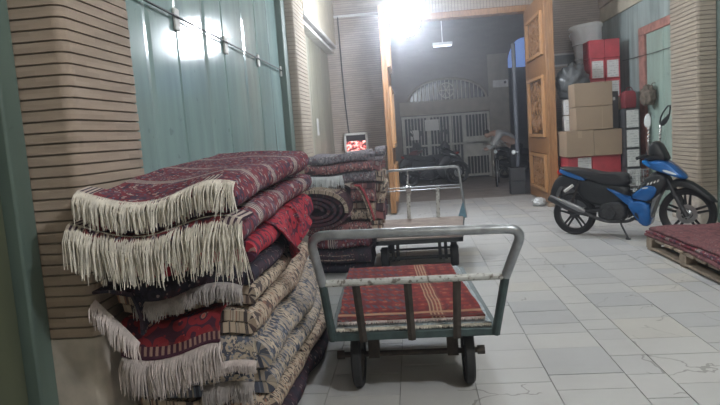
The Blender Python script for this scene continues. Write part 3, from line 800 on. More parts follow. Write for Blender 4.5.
for x, mm in ((-.10, m_steelw), (.25, m_steelw)):
    s = MB(); s.tube([(x + .01, 7.30, .715), (x, 7.295, .355)], .022, 4, flat=.3); s.build('slat', mm, t).location = -L
for x0, x1, x2 in ((-.455, -.385, -.415), (.48, .58, .55)):
    s = MB(); s.prism([(x0, .345), (x1, .345), (x2, .54)], 7.26, 7.28, lambda a, b, e: (a, e, b)); s.build('corner_plate', m_blue_steel, t).location = -L
ax = MB(); ax.tube([(-.40, 6.22, .195), (.40, 6.22, .195)], .012, 8); ax.tube([(-.40, 6.22, .105), (.40, 6.22, .105)], .018, 8)
for x in (-.27, .27, -.22, .21): ax.box(x - .016, x + .016, 6.20, 6.24, .08, .305)
ax.build('axle', m_black_iron, t).location = -L
for x in (-.355, .355): wheel_small(t, x, 6.22, .115, .075, L)
for x in (-.33, .40):
    wheel_small(t, x, 7.05, .125, .06, L)
    s = MB(); s.box(x - .03, x + .03, 7.01, 7.09, .20, .303); s.build('caster_bracket', m_black_iron, t).location = -L
# chain and lock on the handle
ch = MB(); z = .95
for i in range(9):
    a = i % 2; zc = .912 - i * .021; xx = -.085 + .006 * sin(i)
    ch.tube([(xx + (.009 * cos(2*PI*k/8) if a else 0), 7.292 + (0 if a else .009 * cos(2*PI*k/8)), zc + .016 * sin(2*PI*k/8)) for k in range(8)], .0042, 5, True)
ch.box(-.115, -.055, 7.272, 7.292, .655, .72); ch.tube([(-.105, 7.282, .72), (-.105, 7.282, .75), (-.065, 7.282, .75), (-.065, 7.282, .72)], .005, 6)
tag(ch.build('lock_chain', m_chrome, loc=(-.085, 7.29, .7)), 'shiny chain with padlock hanging from far cart handle', 'chain')

# ------------------------------------------------------------------ pallet of carpets, lower right
t = thing('wooden_pallet', 'low wooden pallet holding plum carpets in front of the motorbike', 'pallet', (2.97, 5.65, 0)); L = t.location
p = MB()
for y in (4.80, 5.62, 6.42):
    p = MB(); p.box(2.37, 3.36, y, y + .10, .002, .021); p.build('bottom_board', m_palwood, t, bevel=.003).location = -L
for x in (2.37, 2.83, 3.28):
    for y in (4.80, 5.62, 6.42):
        s = MB(); s.box(x, x + .10, y - .02, y + .12, .0405, .115); s.build('block', m_palwood, t, bevel=.004).location = -L
for i in range(8):
    p = MB(); p.box(2.37, 3.36, 4.79 + i * .225, 4.79 + i * .225 + .17, .116, .137); p.build('top_board', m_palwood, t, bevel=.003).location = -L
for x in (2.37, 2.83, 3.28):
    p = MB(); p.box(x, x + .10, 4.78, 6.54, .0215, .04); p.build('runner', m_palwood, t).location = -L
def warp_pal(x, y, z): return lumps((x + .02 * sin(3 * y + 20 * z), y, z + (z - .138) * (.16 * noise.noise(Vector((x * 3, y * 2.2, 1))))), .008, 5)
for i, (z0, H, x0, lab, ly, mt) in enumerate(((.138, .034, 2.36, 'plum carpet lowest on the wooden pallet, folded edge towards the aisle', 2, r_pallet), (.173, .034, 2.372, 'wine coloured carpet in the middle of the pallet pile', 2, r_maroon2), (.208, .036, 2.385, 'plum carpet with cream specks on top of the pallet pile', 2, r_pallet))):
    rr = random.Random(40 + i); mb = MB(); pa, pt = fold_path(1.0, H, ly, rr)
    mb.strip(pa, pt * .9, 4.80, 6.56 - .03 * i, 26, lambda a, b, e: warp_pal(x0 + 1.0 - a, e, z0 + b), 0, i * .7, 0)
    tag(mb.build('folded_carpet', mt, loc=(2.88, 5.68, z0), ang=60), lab, 'carpet', 'carpets on the pallet')

# ------------------------------------------------------------------ motorbike (local frame: s forwards, w to its left, z up)
def pillow(mb, poly, hw, w0=0, mi=0, tight=.86):
    """an inflated panel with the given side outline, hw half-width"""
    cx = sum(p[0] for p in poly) / len(poly); cz = sum(p[1] for p in poly) / len(poly)
    rings = []
    for u, k in ((-1, tight - .12), (-.94, tight - .03), (-.78, (1 + tight) / 2), (-.45, 1), (.45, 1), (.78, (1 + tight) / 2), (.94, tight - .03), (1, tight - .12)):
        rings.append([(cx + (p[0] - cx) * k, w0 + hw * u, cz + (p[1] - cz) * k) for p in poly])
    mb.loft(rings, mi)
def smooth_poly(poly, it=2):
    for _ in range(it):
        n = len(poly); q = []
        for i in range(n):
            a, b = poly[i], poly[(i + 1) % n]
            q += [(a[0] * .75 + b[0] * .25, a[1] * .75 + b[1] * .25), (a[0] * .25 + b[0] * .75, a[1] * .25 + b[1] * .75)]
        poly = q
    return poly
def bike_wheel(parent, s, r, front, P):
    m = MB(); m.lathe([(r - .058, -.028), (r - .04, -.042), (r - .016, -.044), (r - .003, -.024), (r, 0), (r - .003, .024), (r - .016, .044), (r - .04, .042), (r - .058, .028)], 40, (s, 0, r), 'y', closed=True)
    o = m.build('tyre', m_rubber, parent)
    m = MB(); ri = r - .055
    m.lathe([(ri - .022, -.028), (ri, -.036), (ri + .004, -.02), (ri - .006, 0), (ri + .004, .02), (ri, .036), (ri - .022, .028)], 36, (s, 0, r), 'y', closed=True)
    for i in range(5):
        a = 2 * PI * i / 5 + .3
        for da in (-.13, .13):
            m.tube([(s + .04 * cos(a + da * 3), 0, r + .04 * sin(a + da * 3)), (s + (ri - .012) * cos(a + da), 0, r + (ri - .012) * sin(a + da))], [.017, .011], 6)
    m.build('alloy_rim', P['alloy'], o)
    h = MB(); h.lathe([(0, -.075), (.022, -.075), (.03, -.05), (.05, -.04), (.05, .04), (.03, .05), (.022, .075), (0, .075)], 18, (s, 0, r), 'y')
    h.build('hub', m_silver if front else m_engine, o)
    if front:
        d = MB(); d.lathe([(.06, -.052), (.105, -.052), (.105, -.048), (.06, -.048)], 28, (s, 0, r), 'y', closed=True)
        for i in range(6): d.tube([(s + .03 * cos(i), -.05, r + .03 * sin(i)), (s + .07 * cos(i + .4), -.05, r + .07 * sin(i + .4))], .006, 5)
        d.build('brake_disc', m_silver, o)
    return o
def make_bike(label, loc, rz, P, full=True, group=None, cat='motorbike'):
    t = thing('motorbike', label, cat, loc, rz, group)
    def part(name, poly, hw, mat, w0=0, it=2, parent=t, tight=.86):
        m = MB(); pillow(m, smooth_poly(poly, it), hw, w0, 0, tight); return m.build(name, mat, parent, ang=60)
    bike_wheel(t, .02, .258, False, P); bike_wheel(t, 1.26, .288, True, P)
    part('seat', [(-.13, .84), (.05, .825), (.217, .80), (.34, .765), (.46, .755), (.58, .757), (.66, .735), (.70, .66), (.66, .60), (.52, .60), (.36, .63), (.2, .69), (0, .765), (-.12, .815)], .125, m_seat)
    part('tail_cowl', [(-.13, .815), (-.03, .80), (.10, .745), (.20, .70), (.20, .655), (.06, .69), (-.07, .745), (-.14, .785)], .115, P['body'], it=1)
    part('tail_light', [(-.165, .80), (-.12, .80), (-.09, .745), (-.15, .735)], .075, m_redlens, it=1)
    part('side_panel', [(.06, .70), (.20, .69), (.45, .64), (.66, .62), (.70, .50), (.56, .38), (.34, .36), (.20, .40), (.08, .50)], .105, P['dark'])
    part('rear_mudguard', [(-.08, .76), (-.17, .70), (-.235, .59), (-.27, .44), (-.20, .43), (-.165, .54), (-.09, .635), (0, .69)], .085, P['dark'], it=1, tight=.93)
    part('inner_mudguard', [(-.12, .75), (.10, .70), (.20, .60), (.16, .50), (.08, .54), (-.02, .585), (-.12, .60), (-.19, .60)], .085, P['dark'], it=1)
    f = MB(); f.tube([(.0, -.10, .268), (.40, -.10, .33)], .022, 8); f.tube([(0, .10, .268), (.40, .10, .33)], .022, 8); f.build('swingarm', m_engine, t)
    f = MB(); hel = [(lerp(.10, -.005, i / 60), -.115 + .016 * cos(i * .9), lerp(.60, .34, i / 60) + .016 * sin(i * .9) * .4) for i in range(61)]
    f.tube(hel, .008, 5); f.tube([(.11, -.115, .63), (-.01, -.115, .30)], .013, 6); f.build('shock_absorber', m_rust if full else m_engine, t)
    f = MB(); f.tube([(.055, -.13, .62), (-.05, -.13, .545)], .019, 8); f.build('tool_tube', m_white if full else m_engine, t)
    # exhaust
    f = MB(); f.tube([(-.235, -.16, .47), (-.22, -.16, .463), (-.05, -.155, .39), (.15, -.15, .305), (.24, -.145, .265)], [.030, .038, .044, .040, .024], 14); ex = f.build('exhaust', m_blackp, t)
    f = MB(); f.tube([(-.21, -.175, .495), (-.05, -.178, .425), (.14, -.178, .34), (.20, -.17, .31)], [.012, .030, .036, .02], 10); f.build('heat_shield', m_engine if not full else m_shield, ex)
    f = MB(); f.tube(rounded([(.24, -.145, .265), (.42, -.13, .19), (.70, -.11, .20), (.80, -.06, .30), (.76, 0, .38)], .08, 5), .019, 8); f.build('exhaust_pipe', m_engine, t)
    # engine
    f = MB(); pillow(f, smooth_poly([(.30, .22), (.34, .40), (.50, .44), (.62, .42), (.66, .30), (.62, .19), (.42, .17)], 2), .12)
    for i in range(7): f.lathe([(0, 0), (.07, 0), (.07, .009), (0, .009)], 12, (.66 + i * .02, 0, .315), 'x')
    f.lathe([(0, -.145), (.07, -.145), (.078, -.12), (.078, .12), (0, .12)], 18, (.46, 0, .29), 'y'); f.build('engine', m_engine, t, ang=50)
    f = MB(); f.tube([(1.06, 0, .86), (.96, 0, .62), (.78, 0, .50), (.40, 0, .47), (.10, 0, .66)], .03, 8); f.build('frame', m_blackp, t)
    # leg shield and body stripe
    part('body_stripe', [(.40, .60), (.48, .55), (.58, .46), (.68, .37), (.76, .31), (.80, .33), (.76, .42), (.66, .49), (.54, .555)], .135, P['body'], it=1)
    part('leg_shield', [(.64, .42), (.74, .44), (.84, .44), (.905, .38), (.91, .21), (.885, .14), (.81, .15), (.73, .26)], .15, P['body'], it=1, tight=.93)
    part('leg_shield_vent', [(.73, .29), (.76, .33), (.80, .25), (.80, .21)], .153, m_blackp, it=1)
    part('front_panel', [(.70, .48), (.78, .60), (.86, .70), (.95, .77), (1.07, .75), (1.10, .64), (1.04, .54), (.96, .46), (.88, .40), (.80, .41)], .13, P['dark'], it=1)
    part('front_panel_stripe', [(.68, .475), (.78, .57), (.88, .63), (1.0, .60), (.97, .49), (.89, .43), (.80, .435)], .137, P['body2'], it=1, tight=.93)
    part('inner_guard', [(.93, .50), (.99, .57), (1.03, .55), (.97, .44), (.925, .30), (.905, .22), (.885, .25), (.90, .36)], .11, m_grey, it=1)
    if full:
        lt = MB()
        for i in range(4): lt.prism([(.875 + i * .035, .612 + i * .012), (.893 + i * .035, .616 + i * .012), (.905 + i * .035, .645 + i * .012), (.885 + i * .035, .64 + i * .012)], -.1335, -.1318, lambda a, b, e: (a, e, b))
        lt.prism([(.83, .573), (.89, .585), (.892, .597), (.832, .586)], -.139, -.1372, lambda a, b, e: (a, e, b))
        lt.build('lettering', m_white, t)
    # nose, headlight, windscreen
    part('nose_cowl', [(.80, .885), (.88, .88), (.98, .90), (1.09, .875), (1.18, .79), (1.275, .69), (1.25, .665), (1.13, .71), (1.0, .76), (.92, .79), (.85, .835)], .15, P['body'], it=1, tight=.86)
    part('nose_highlight', [(.815, .888), (.87, .895), (.94, .835), (.92, .81), (.86, .845)], .153, P['hi'], it=1)  # highlight on the cowl, painted as a separate bright piece
    part('headlight', [(1.02, .80), (1.10, .785), (1.20, .735), (1.21, .715), (1.12, .735), (1.03, .768)], .152, m_clear, it=1)
    part('windscreen', [(.84, .885), (.85, .96), (.89, 1.05), (.94, 1.105), (1.0, 1.09), (1.06, .98), (1.10, .87), (.98, .89)], .13, m_blackp, it=1)
    f = MB()
    for sg in (-1, 1):
        f.tube(rounded([(.95, 0, .93), (.96, sg * .12, .95), (.90, sg * .24, .955), (.86, sg * .30, .945)], .05, 4), .013, 8)
    f.build('handlebar', m_black_iron, t)
    for sg in (-1, 1):
        f = MB(); f.tube([(.88, sg * .25, .95), (.84, sg * .37, .935)], .019, 10); g = f.build('grip', m_rubber, t)
        f = MB(); f.tube([(.92, sg * .22, .955), (.96, sg * .27, .955), (.93, sg * .36, .94)], .007, 6); f.build('lever', m_black_iron, g)
        f = MB()
        f.tube([(.92, sg * .24, .96), (.935, sg * .27, 1.10), (.945, sg * .28, 1.27)], .009, 8)
        st = f.build('mirror_stem', m_chrome if full else m_blackp, t)
        if full:
            bd = MB()
            for i in range(4): bd.lathe([(0, -.016), (.012, -.014), (.017, 0), (.012, .014), (0, .016)], 10, (.937 + i * .002, sg * (.272 + i * .002), 1.12 + i * .042))
            bd.build('beads', m_chrome, st)
        f = MB(); ml = smooth_poly([(.93, 1.26), (.99, 1.27), (1.035, 1.36), (1.05, 1.49), (1.02, 1.48), (.95, 1.38)], 1) if sg > 0 else smooth_poly([(.91, 1.26), (.96, 1.25), (.97, 1.35), (.945, 1.42), (.905, 1.38), (.895, 1.31)], 2)
        if sg > 0:
            f.tube([(p[0], sg * .28, p[1]) for p in ml], .009, 6, True)
            pillow(f, smooth_poly([(.935, 1.262), (.99, 1.272), (1.03, 1.36), (1.035, 1.40), (1.0, 1.36), (.955, 1.32)], 1), .012, sg * .28)
        else: pillow(f, ml, .014, sg * .28)
        f.build('mirror', (m_blackp if sg > 0 else m_clear) if full else m_blackp, st)
    # front suspension and mudguard
    for sg in (-1, 1):
        f = MB(); f.tube([(1.07, sg * .075, .68), (1.16, sg * .075, .47)], .020, 8); f.tube([(1.15, sg * .075, .50), (1.265, sg * .075, .262)], .026, 8); f.build('fork', m_engine, t)
    f = MB(); pillow(f, smooth_poly([(1.03, .55), (1.06, .63), (1.16, .68), (1.28, .655), (1.40, .575), (1.50, .48), (1.565, .395), (1.47, .47), (1.36, .55), (1.24, .595), (1.14, .60), (1.07, .56)], 1), .085, 0, 0, .92)
    f.build('front_mudguard', P['dark'], t)
    f = MB(); f.tube([(.585, -.12, .20), (.60, -.13, .15), (.685, -.19, .012)], .011, 7); f.tube([(.66, -.185, .012), (.71, -.20, .010)], .014, 6); f.build('kickstand', m_engine, t)
    f = MB(); f.tube([(.62, -.10, .22), (.63, -.27, .225)], .014, 8); f.tube([(.62, .10, .22), (.63, .27, .225)], .014, 8); f.tube([(.70, -.12, .24), (.80, -.14, .21)], .008, 6); f.build('footpeg', m_rubber, t)
    if full:
        f = MB()
        for z in (.565, .62, .675, .73, .775):
            f.tube([(.70, -.115, z), (.845, -.115, z), (.845, .115, z), (.70, .115, z)], .0035, 4, True)
        for i in range(6):
            s = .70 + i * .029
            for w in (-.115, .115): f.tube([(s, w, .565), (s, w, .775)], .003, 4)
            f.tube([(.70, -.115 + i * .046, .565), (.70, -.115 + i * .046, .775)], .003, 4)
        f.build('wire_basket', m_silver, t)
    return t
PB = dict(body=m_blue, body2=m_blue, dark=m_blackp, alloy=m_alloy, hi=m_bluecyan)
make_bike('blue and black step-through motorbike parked on its stand by brick pillar', (1.905, 7.63, 0), math.radians(-33.1), PB)

# ------------------------------------------------------------------ cartons
def carton(label, x0, x1, y0, y1, z0, z1, mat, group, tape='front', labels=(), rz=0, tm=None):
    m = MB(); c = ((x0 + x1) / 2, (y0 + y1) / 2, z0); hx, hy, hz = (x1 - x0) / 2, (y1 - y0) / 2, z1 - z0
    m.box(-hx, hx, -hy, hy, .001, hz - .004)
    m.box(-hx + .002, -.002, -hy + .001, hy - .001, hz - .004, hz - .001); m.box(.002, hx - .002, -hy + .001, hy - .001, hz - .004, hz - .001)
    o = m.build('carton', mat, bevel=.006); o.location = c; o.rotation_euler = (0, 0, rz)
    tag(o, label, 'box', group)
    if tape == 'seam':
        s = MB(); s.box(hx * .42, hx * .46, -hy - .0015, -hy + .001, .004, hz - .01); s.build('tape', tm or m_tape, o)
    elif tape == 'front':
        s = MB(); s.box(-.03, .03, -hy - .0015, -hy + .001, hz * .72, hz - .004); s.box(-.03, .03, -hy, hy, hz - .003, hz + .0005); s.build('tape', tm or m_tape, o)
    for (a, b, c_, d) in labels:
        s = MB(); s.box(lerp(-hx, hx, a), lerp(-hx, hx, b), -hy - .002, -hy + .001, hz * c_, hz * d); s.build('label', m_label, o)
    return o
GB, GR, GL = 'brown cartons by the gate', 'red cartons in the corner', 'dark cartons with white labels'
carton('brown carton at left of the lower brown pair beside gate leaf', 2.40, 2.815, 9.86, 10.55, .815, 1.222, m_card, GB)
carton('brown carton at right of the lower brown pair', 2.82, 3.24, 9.86, 10.5, .815, 1.215, m_card, GB, tape=None)
carton('brown carton in the middle of the brown stack with a vertical seam', 2.56, 3.115, 9.88, 10.3, 1.226, 1.585, m_card, GB, 'seam')
carton('brown carton on top of the brown stack', 2.555, 3.125, 9.90, 10.28, 1.59, 1.955, m_card, GB, tape=None)
carton('red carton with white panel under the left brown carton, upper one', 2.425, 2.79, 9.92, 10.5, .408, .808, m_redcard, GR, None, [(.42, .98, .03, .97)])
carton('red carton beneath the right brown carton behind motorbike seat', 2.80, 3.235, 9.92, 10.5, .408, .808, m_redcard, GR, 'seam', tm=m_redcard)
carton('floor carton behind motorbike rear wheel, coloured dark as gap shadow', 2.43, 2.79, 9.92, 10.5, .002, .403, m_dkcard, 'odd cartons', None)  # this carton and the next: dark colour stands in for the shadowed gap
carton('floor carton behind motorbike engine, coloured dark as gap shadow', 2.80, 3.235, 9.92, 10.5, .002, .403, m_dkcard, 'odd cartons', None)
for i in range(5):
    z = .002 + i * .302
    where = ['lowest of the column, down behind the motorbike', 'second from bottom of the column', 'third up in the column right of red cartons', 'second from top of the column', 'topmost of the column under the red bag'][i]
    carton('dark carton with white label, ' + where, 3.25, 3.465, 9.75, 10.05, z, z + .298, m_dkcard, GL, None, [(.12, .96, .04, .92)])
carton('black carton squeezed between brown stack and dark red bag', 3.125, 3.245, 10.0, 10.4, 1.222, 1.80, m_dkcard, 'odd cartons', None, [(.3, .6, .75, .84)])
for j, (xa, xb, c) in enumerate(((3.00, 3.235, 'left'), (3.245, 3.48, 'right'))):
    carton('tall brown carton at floor behind brown stack, %s of two' % c, xa, xb, 10.56, 11.0, .002, 1.72, m_card, 'tall cartons behind the stack', None)
    carton('red carton with white label just above brown stack, %s of lowest pair' % c, xa, xb, 10.6, 11.0, 1.725, 2.04, m_redcard, GR, None, [(.12, .9, .06, .86)])
    carton('red carton with white label, %s of the middle red pair high up' % c, xa, xb, 10.6, 11.0, 2.045, 2.375, m_redcard, GR, None, [(.12, .9, .04, .88)])
    carton('plain red carton, %s of the topmost pair under white tub' % c, xa, xb, 10.6, 11.0, 2.38, 2.68, m_redcard, GR, 'seam', tm=m_redcard)
for z, c in ((1.224, 'lower'), (1.484, 'upper')):
    carton('small white carton beside gate leaf, %s of two' % c, 2.50, 2.74, 10.33, 10.54, z, z + .245, m_paper, 'white cartons by the gate', None, [(.1, .7, .2, .8)])
carton('tall brown carton under white tub in the back corner', 2.85, 3.40, 11.1, 11.6, .002, 2.20, m_card, 'tall cartons behind the stack', None)
# bags
def blob(name, label, cat, c, r, mat, seed, s=3., a=.28, flat=.0):
    bm = bmesh.new(); bmesh.ops.create_icosphere(bm, subdivisions=4, radius=1)
    for v in bm.verts:
        n = noise.noise(v.co * s + Vector((seed, 1, 2))) * a + abs(noise.noise(v.co * s * 2.3 + Vector((seed, 7, 2)))) * a * .7
        v.co = v.co * (1 + n); v.co = Vector((v.co.x * r[0], v.co.y * r[1], v.co.z * r[2]))
        v.co.z = max(v.co.z, -r[2] * .8)
    zmin = min(v.co.z for v in bm.verts)
    for v in bm.verts: v.co.z -= zmin
    me = bpy.data.meshes.new(name); bm.to_mesh(me); bm.free(); me.materials.append(mat); me.shade_smooth()
    o = bpy.data.objects.new(name, me); C.objects.link(o); o.location = c
    return tag(o, label, cat)
blob('plastic_bag', 'bulging black plastic bag on the white cartons by gate leaf', 'bag', (2.68, 10.48, 1.732), (.24, .16, .31), m_bag, 3)
blob('plastic_bag', 'crumpled clear plastic bag on the floor at carved gate foot', 'bag', (2.06, 10.44, .002), (.10, .09, .075), m_clearbag, 9, 4., .4)
bg_ = MB(); bg_.loft([[(3.275 + u * .17 + i_, 9.80 + v_ * .2 + j_, z) for (u, v_, i_, j_) in ((0, 0, q, q), (1, 0, -q, q), (1, 1, -q, -q), (0, 1, q, -q))] for z, q in ((1.512, .01), (1.53, 0), (1.65, -.006), (1.74, .0), (1.775, .018), (1.785, .05))])
o = tag(bg_.build('cloth_bag', m_redbag, bevel=.012, loc=(3.36, 9.9, 1.512)), 'dark red bag on the column of labelled cartons', 'bag')
hb = MB(); hb.tube(rounded([(3.31, 9.85, 1.77), (3.32, 9.85, 1.83), (3.40, 9.85, 1.83), (3.41, 9.85, 1.77)], .03), .006, 6); q = hb.build('handle', m_redbag, o, loc=(3.36, 9.9, 1.512)); q.location = (0, 0, 0)
bl = blob('sack_bundle', 'brown sacking bundle hung on mint door right of red bag', 'sack', (3.555, 9.62, 1.54), (.095, .13, .155), m_burlap, 12, 3., .35)
h = MB(); h.tube([(3.66, 9.62, 1.86), (3.62, 9.62, 1.86), (3.58, 9.62, 1.78)], .006, 6); q = h.build('hanging_cord', m_burlap, bl, loc=(3.555, 9.62, 1.54)); q.location = (0, 0, 0)
# white tub
t = MB(); n = 40
t.lathe([(.0, 0), (.20, 0), (.215, .02), (.262, .72), (.278, .72), (.281, .745), (.288, .77), (.27, .80), (.22, .82), (0, .83)], n)
for q in (.22, .47): t.lathe([(.22 + .065 * q, q), (.237 + .065 * q, q + .01), (.224 + .065 * q, q + .03)], n)
o = t.build('plastic_tub', m_tub); o.location = (3.21, 11.33, 2.235); o.rotation_euler = (.05, -.10, 0)
tag(o, 'tall white plastic tub tilted on top of the corner stack', 'tub')
h = MB(); h.tube([(-.265, -.05, .70), (-.305, -.06, .66), (-.275, -.03, .58)], .01, 6); h.build('handle', m_tub, o)
t = MB(); t.box(2.72, 3.20, YB - .035, YB - .004, 2.42, 2.66); t.box(2.755, 3.165, YB - .04, YB - .03, 2.455, 2.625, 1)
tag(t.build('framed_notice', [m_paper, m_grey], bevel=.004), 'white framed notice on the brick wall above black plastic bag', 'notice')
tag(MB().box(2.16, 2.40, 10.20, 10.30, .002, .05).build('door_wedge', m_palwood, bevel=.006), 'worn wooden batten on the floor against the carved gate leaf', 'wood')

# ------------------------------------------------------------------ lit screen on the gate wall behind the far stack
t = MB(); x0, x1, z0, z1, y = -1.335, -.865, 1.05, 1.45, YB - .16
t.box(x0, x1, y + .01, YB - .06, z0, z1)
for (a, b, c, d) in ((x0, x1, z1 - .045, z1), (x0, x1, z0, z0 + .05), (x0, x0 + .045, z0, z1), (x1 - .045, x1, z0, z1)): t.box(a, b, y - .012, y + .02, c, d)
t.box(-1.15, -1.05, YB - .07, YB - .001, 1.2, 1.3)
o = tag(t.build('wall_screen', m_white, bevel=.006, loc=(-1.1, YB - .1, 1.05)), 'white framed lit screen on gate wall behind the far carpet stack', 'screen')
k = NT('screen_glow'); uv = k.geo(); nz = k.noise(16, 3)
sx = k.n('SeparateXYZ', Vector=uv)
tx = k.math('MULTIPLY', k.math('GREATER_THAN', nz, .5), k.math('LESS_THAN', sx.outputs[2], 1.30))
k.set(k.b.inputs['Emission Color'], k.ramp(nz, [(.40, (.02, .02, .025)), (.48, (.9, .10, .08)), (.60, (1, .75, .7))])); k.set(k.b.inputs['Emission Strength'], k.math('MULTIPLY', k.math('LESS_THAN', sx.outputs[2], 1.29), 1.7))
scr = k.out((.03, .03, .035), .2)
q = MB().box(x0 + .04, x1 - .04, y + .006, y + .014, z0 + .045, z1 - .04).build('display', scr, o, loc=(-1.1, YB - .1, 1.05)); q.location = (0, 0, 0)

# ------------------------------------------------------------------ the street beyond the gate
YS = 17.0
b = MB(); mpS = lambda a, b_, e: (a, e, b_)
ac = [(1.05 * cos(PI * i / 24) + 1.0, 2.19 + .56 * sin(PI * i / 24)) for i in range(25)]   # arch opening
b.prism([(-8, 0), (-.30, 0), (-.30, 2.19)] + [(-.05, 2.19)] + list(reversed(ac))[0:] + [(2.12, 2.19), (2.12, 0), (2.66, 0), (2.66, 2.9)] + [(2.66 + .60 * (1 - cos(PI / 2 * i / 8)), 3.0 + .75 * sin(PI / 2 * i / 8)) for i in range(9)] + [(6, 3.76), (6, 8), (-8, 8)], YS, YS + .5, mpS, 0)
struct(b.build('wall_street', [m_facade], smooth=False))
b = MB(); b.box(-.30, 2.12, YS - .03, YS + .3, 1.82, 2.19); b.box(2.12, 2.66, YS - .06, YS + .1, 0, 3.3); 
for i in range(24):
    pass
b.tube([(p[0], YS - .01, p[1]) for p in ac], .035, 6)
struct(b.build('trim_11', m_facade2, bevel=.01))
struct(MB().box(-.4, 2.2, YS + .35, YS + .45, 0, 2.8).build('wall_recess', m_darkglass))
struct(MB().box(2.6, 12, 19.4, 19.8, 0, 3.12).build('wall_lane', m_facade))
g = MB()
for i in range(19):
    x = -.02 + i * .11; zt = 2.19 + .56 * math.sqrt(max(0, 1 - ((x - 1.0) / 1.05) ** 2))
    if zt > 2.25: g.tube([(x, YS + .12, 2.17), (x, YS + .12, zt)], .014, 5)
g.tube([(1.0 + .2 * cos(2*PI*i/20), YS + .11, 2.45 + .2 * sin(2*PI*i/20)) for i in range(20)], .016, 5, True)
for i in range(6):
    a = PI * i / 6 * 2; g.tube([(1.0, YS + .11, 2.45), (1.0 + .2 * cos(a), YS + .11, 2.45 + .2 * sin(a))], .012, 5)
tag(g.build('arch_grille', m_fence, loc=(1, YS + .12, 2.2)), 'iron grille filling the arch over the street railing gate', 'grille')
t = thing('railing_gate', 'pale barred railing gate across the street under the arch', 'gate', (.9, YS + .08, 0)); L = t.location
f = MB(); f.box(-.28, 2.10, YS + .05, YS + .11, 1.74, 1.80); f.box(-.28, 2.10, YS + .05, YS + .11, .95, 1.0); f.box(-.28, 2.10, YS + .05, YS + .11, .06, .12)
for x in (-.27, .42, 1.02, 1.40, 2.06): f.box(x, x + .07, YS + .04, YS + .12, .02, 1.80)
f.build('gate_frame', m_fence, t).location = -L
f = MB()
for i in range(26):
    x = -.2 + i * .088; f.tube([(x, YS + .08, .1), (x, YS + .08, 1.76)], .014, 5)
f.build('bars', m_fence, t).location = -L
f = MB(); f.box(-.2, 1.3, YS + .115, YS + .125, .1, .70); f.box(1.48, 2.05, YS + .05, YS + .06, .60, 1.15); f.build('sheet_panel', m_fence, t).location = -L
for x0, x1, z0, z1, lab in ((.36, .74, 1.38, 1.68, 'white notice high on the street railing gate near the middle'), (-.05, .18, 1.15, 1.42, 'pale notice on the left end of the street railing gate')):
    tag(MB().box(x0, x1, YS + .02, YS + .04, z0, z1).build('notice_sheet', m_paper), lab, 'notice')
t = MB(); t.box(2.24, 2.64, YS - .09, YS - .06, 2.41, 2.60); o = tag(t.build('sign_board', m_white, loc=(2.44, YS - .07, 2.4)), 'small white sign with dark dot on the street pier', 'sign')
q = MB().lathe([(0, -.004), (.035, -.004), (.035, 0), (0, 0)], 16, (2.56, YS - .091, 2.53), 'y').build('emblem', m_black_iron, o, loc=(2.44, YS - .07, 2.4)); q.location = (0, 0, 0)
t = thing('street_light', 'long white strip light hanging over the street', 'lamp', (.80, 14.2, 3.3)); L = t.location
t1 = MB(); t1.box(.58, 1.02, 14.15, 14.25, 3.28, 3.34); t1.tube([(.8, 14.2, 3.34), (.8, 14.2, 4.6)], .01, 6); t1.build('housing', m_white, t).location = -L
t1 = MB(); t1.tube([(.60, 14.2, 3.262), (1.0, 14.2, 3.262)], .018, 8); t1.build('tube', emit('dim_tube', (.8, .86, 1.0), 2.0), t).location = -L
struct(MB().box(-3, 6, 14.05, 14.35, 4.55, 4.75).build('beam_street', m_facade2))
# parked dark motorbikes
PD = dict(body=m_blackp, body2=m_blackp, dark=m_blackp, alloy=m_alloy, hi=m_blackp)
PR_ = dict(body=simple('faded_red', (.16, .03, .03), .5), body2=m_blackp, dark=m_blackp, alloy=m_alloy, hi=m_blackp)
make_bike('dark motorbike parked across the street, left of the others', (-.15, 15.3, 0), math.radians(12), PD, False, 'parked motorbikes in the street')
make_bike('dark motorbike with dull red panels parked before the railing gate', (1.0, 15.9, 0), math.radians(160), PR_, False, 'parked motorbikes in the street')
make_bike('dark motorbike parked at the street pier behind the bent person', (2.35, 16.35, 0), math.radians(4), PD, False, 'parked motorbikes in the street')
# bicycle, front wheel towards us
t = thing('bicycle', 'dark bicycle with its front wheel towards the gate', 'bicycle', (1.86, 14.15, 0), math.radians(-100))
def ring(s, r):
    m = MB(); m.lathe([(r - .022, -.016), (r - .006, -.018), (r, 0), (r - .006, .018), (r - .022, .016)], 32, (s, 0, r), 'y', closed=True); o = m.build('tyre', m_rubber, t)
    m = MB(); m.lathe([(r - .035, -.012), (r - .02, -.012), (r - .02, .012), (r - .035, .012)], 32, (s, 0, r), 'y', closed=True)
    for i in range(14): a = 2 * PI * i / 14; m.tube([(s, .02 * (-1) ** i, r), (s + (r - .03) * cos(a), 0, r + (r - .03) * sin(a))], .0025, 4)
    m.lathe([(0, -.04), (.02, -.04), (.02, .04), (0, .04)], 10, (s, 0, r), 'y'); m.build('rim', m_silver, o)
ring(0, .33); ring(-1.05, .33)
f = MB(); f.tube([(-1.05, .05, .33), (-.62, .03, .30), (-.70, 0, .80), (-1.05, .05, .33)], .012, 6); f.tube([(-.62, 0, .30), (-.14, 0, .72)], .016, 6); f.tube([(-.68, 0, .74), (-.15, 0, .80)], .016, 6); f.build('frame', m_black_iron, t)
f = MB(); f.tube([(0, .05, .33), (-.08, .05, .60), (-.10, 0, .64), (-.16, 0, .92)], .012, 6); f.tube([(0, -.05, .33), (-.08, -.05, .60), (-.10, 0, .64)], .012, 6); f.build('fork', m_chrome, t)
f = MB(); f.tube(rounded([(-.30, .28, .98), (-.16, .25, 1.0), (-.14, 0, .94), (-.16, -.25, 1.0), (-.30, -.28, .98)], .06, 4), .011, 6); f.build('handlebar', m_chrome, t)
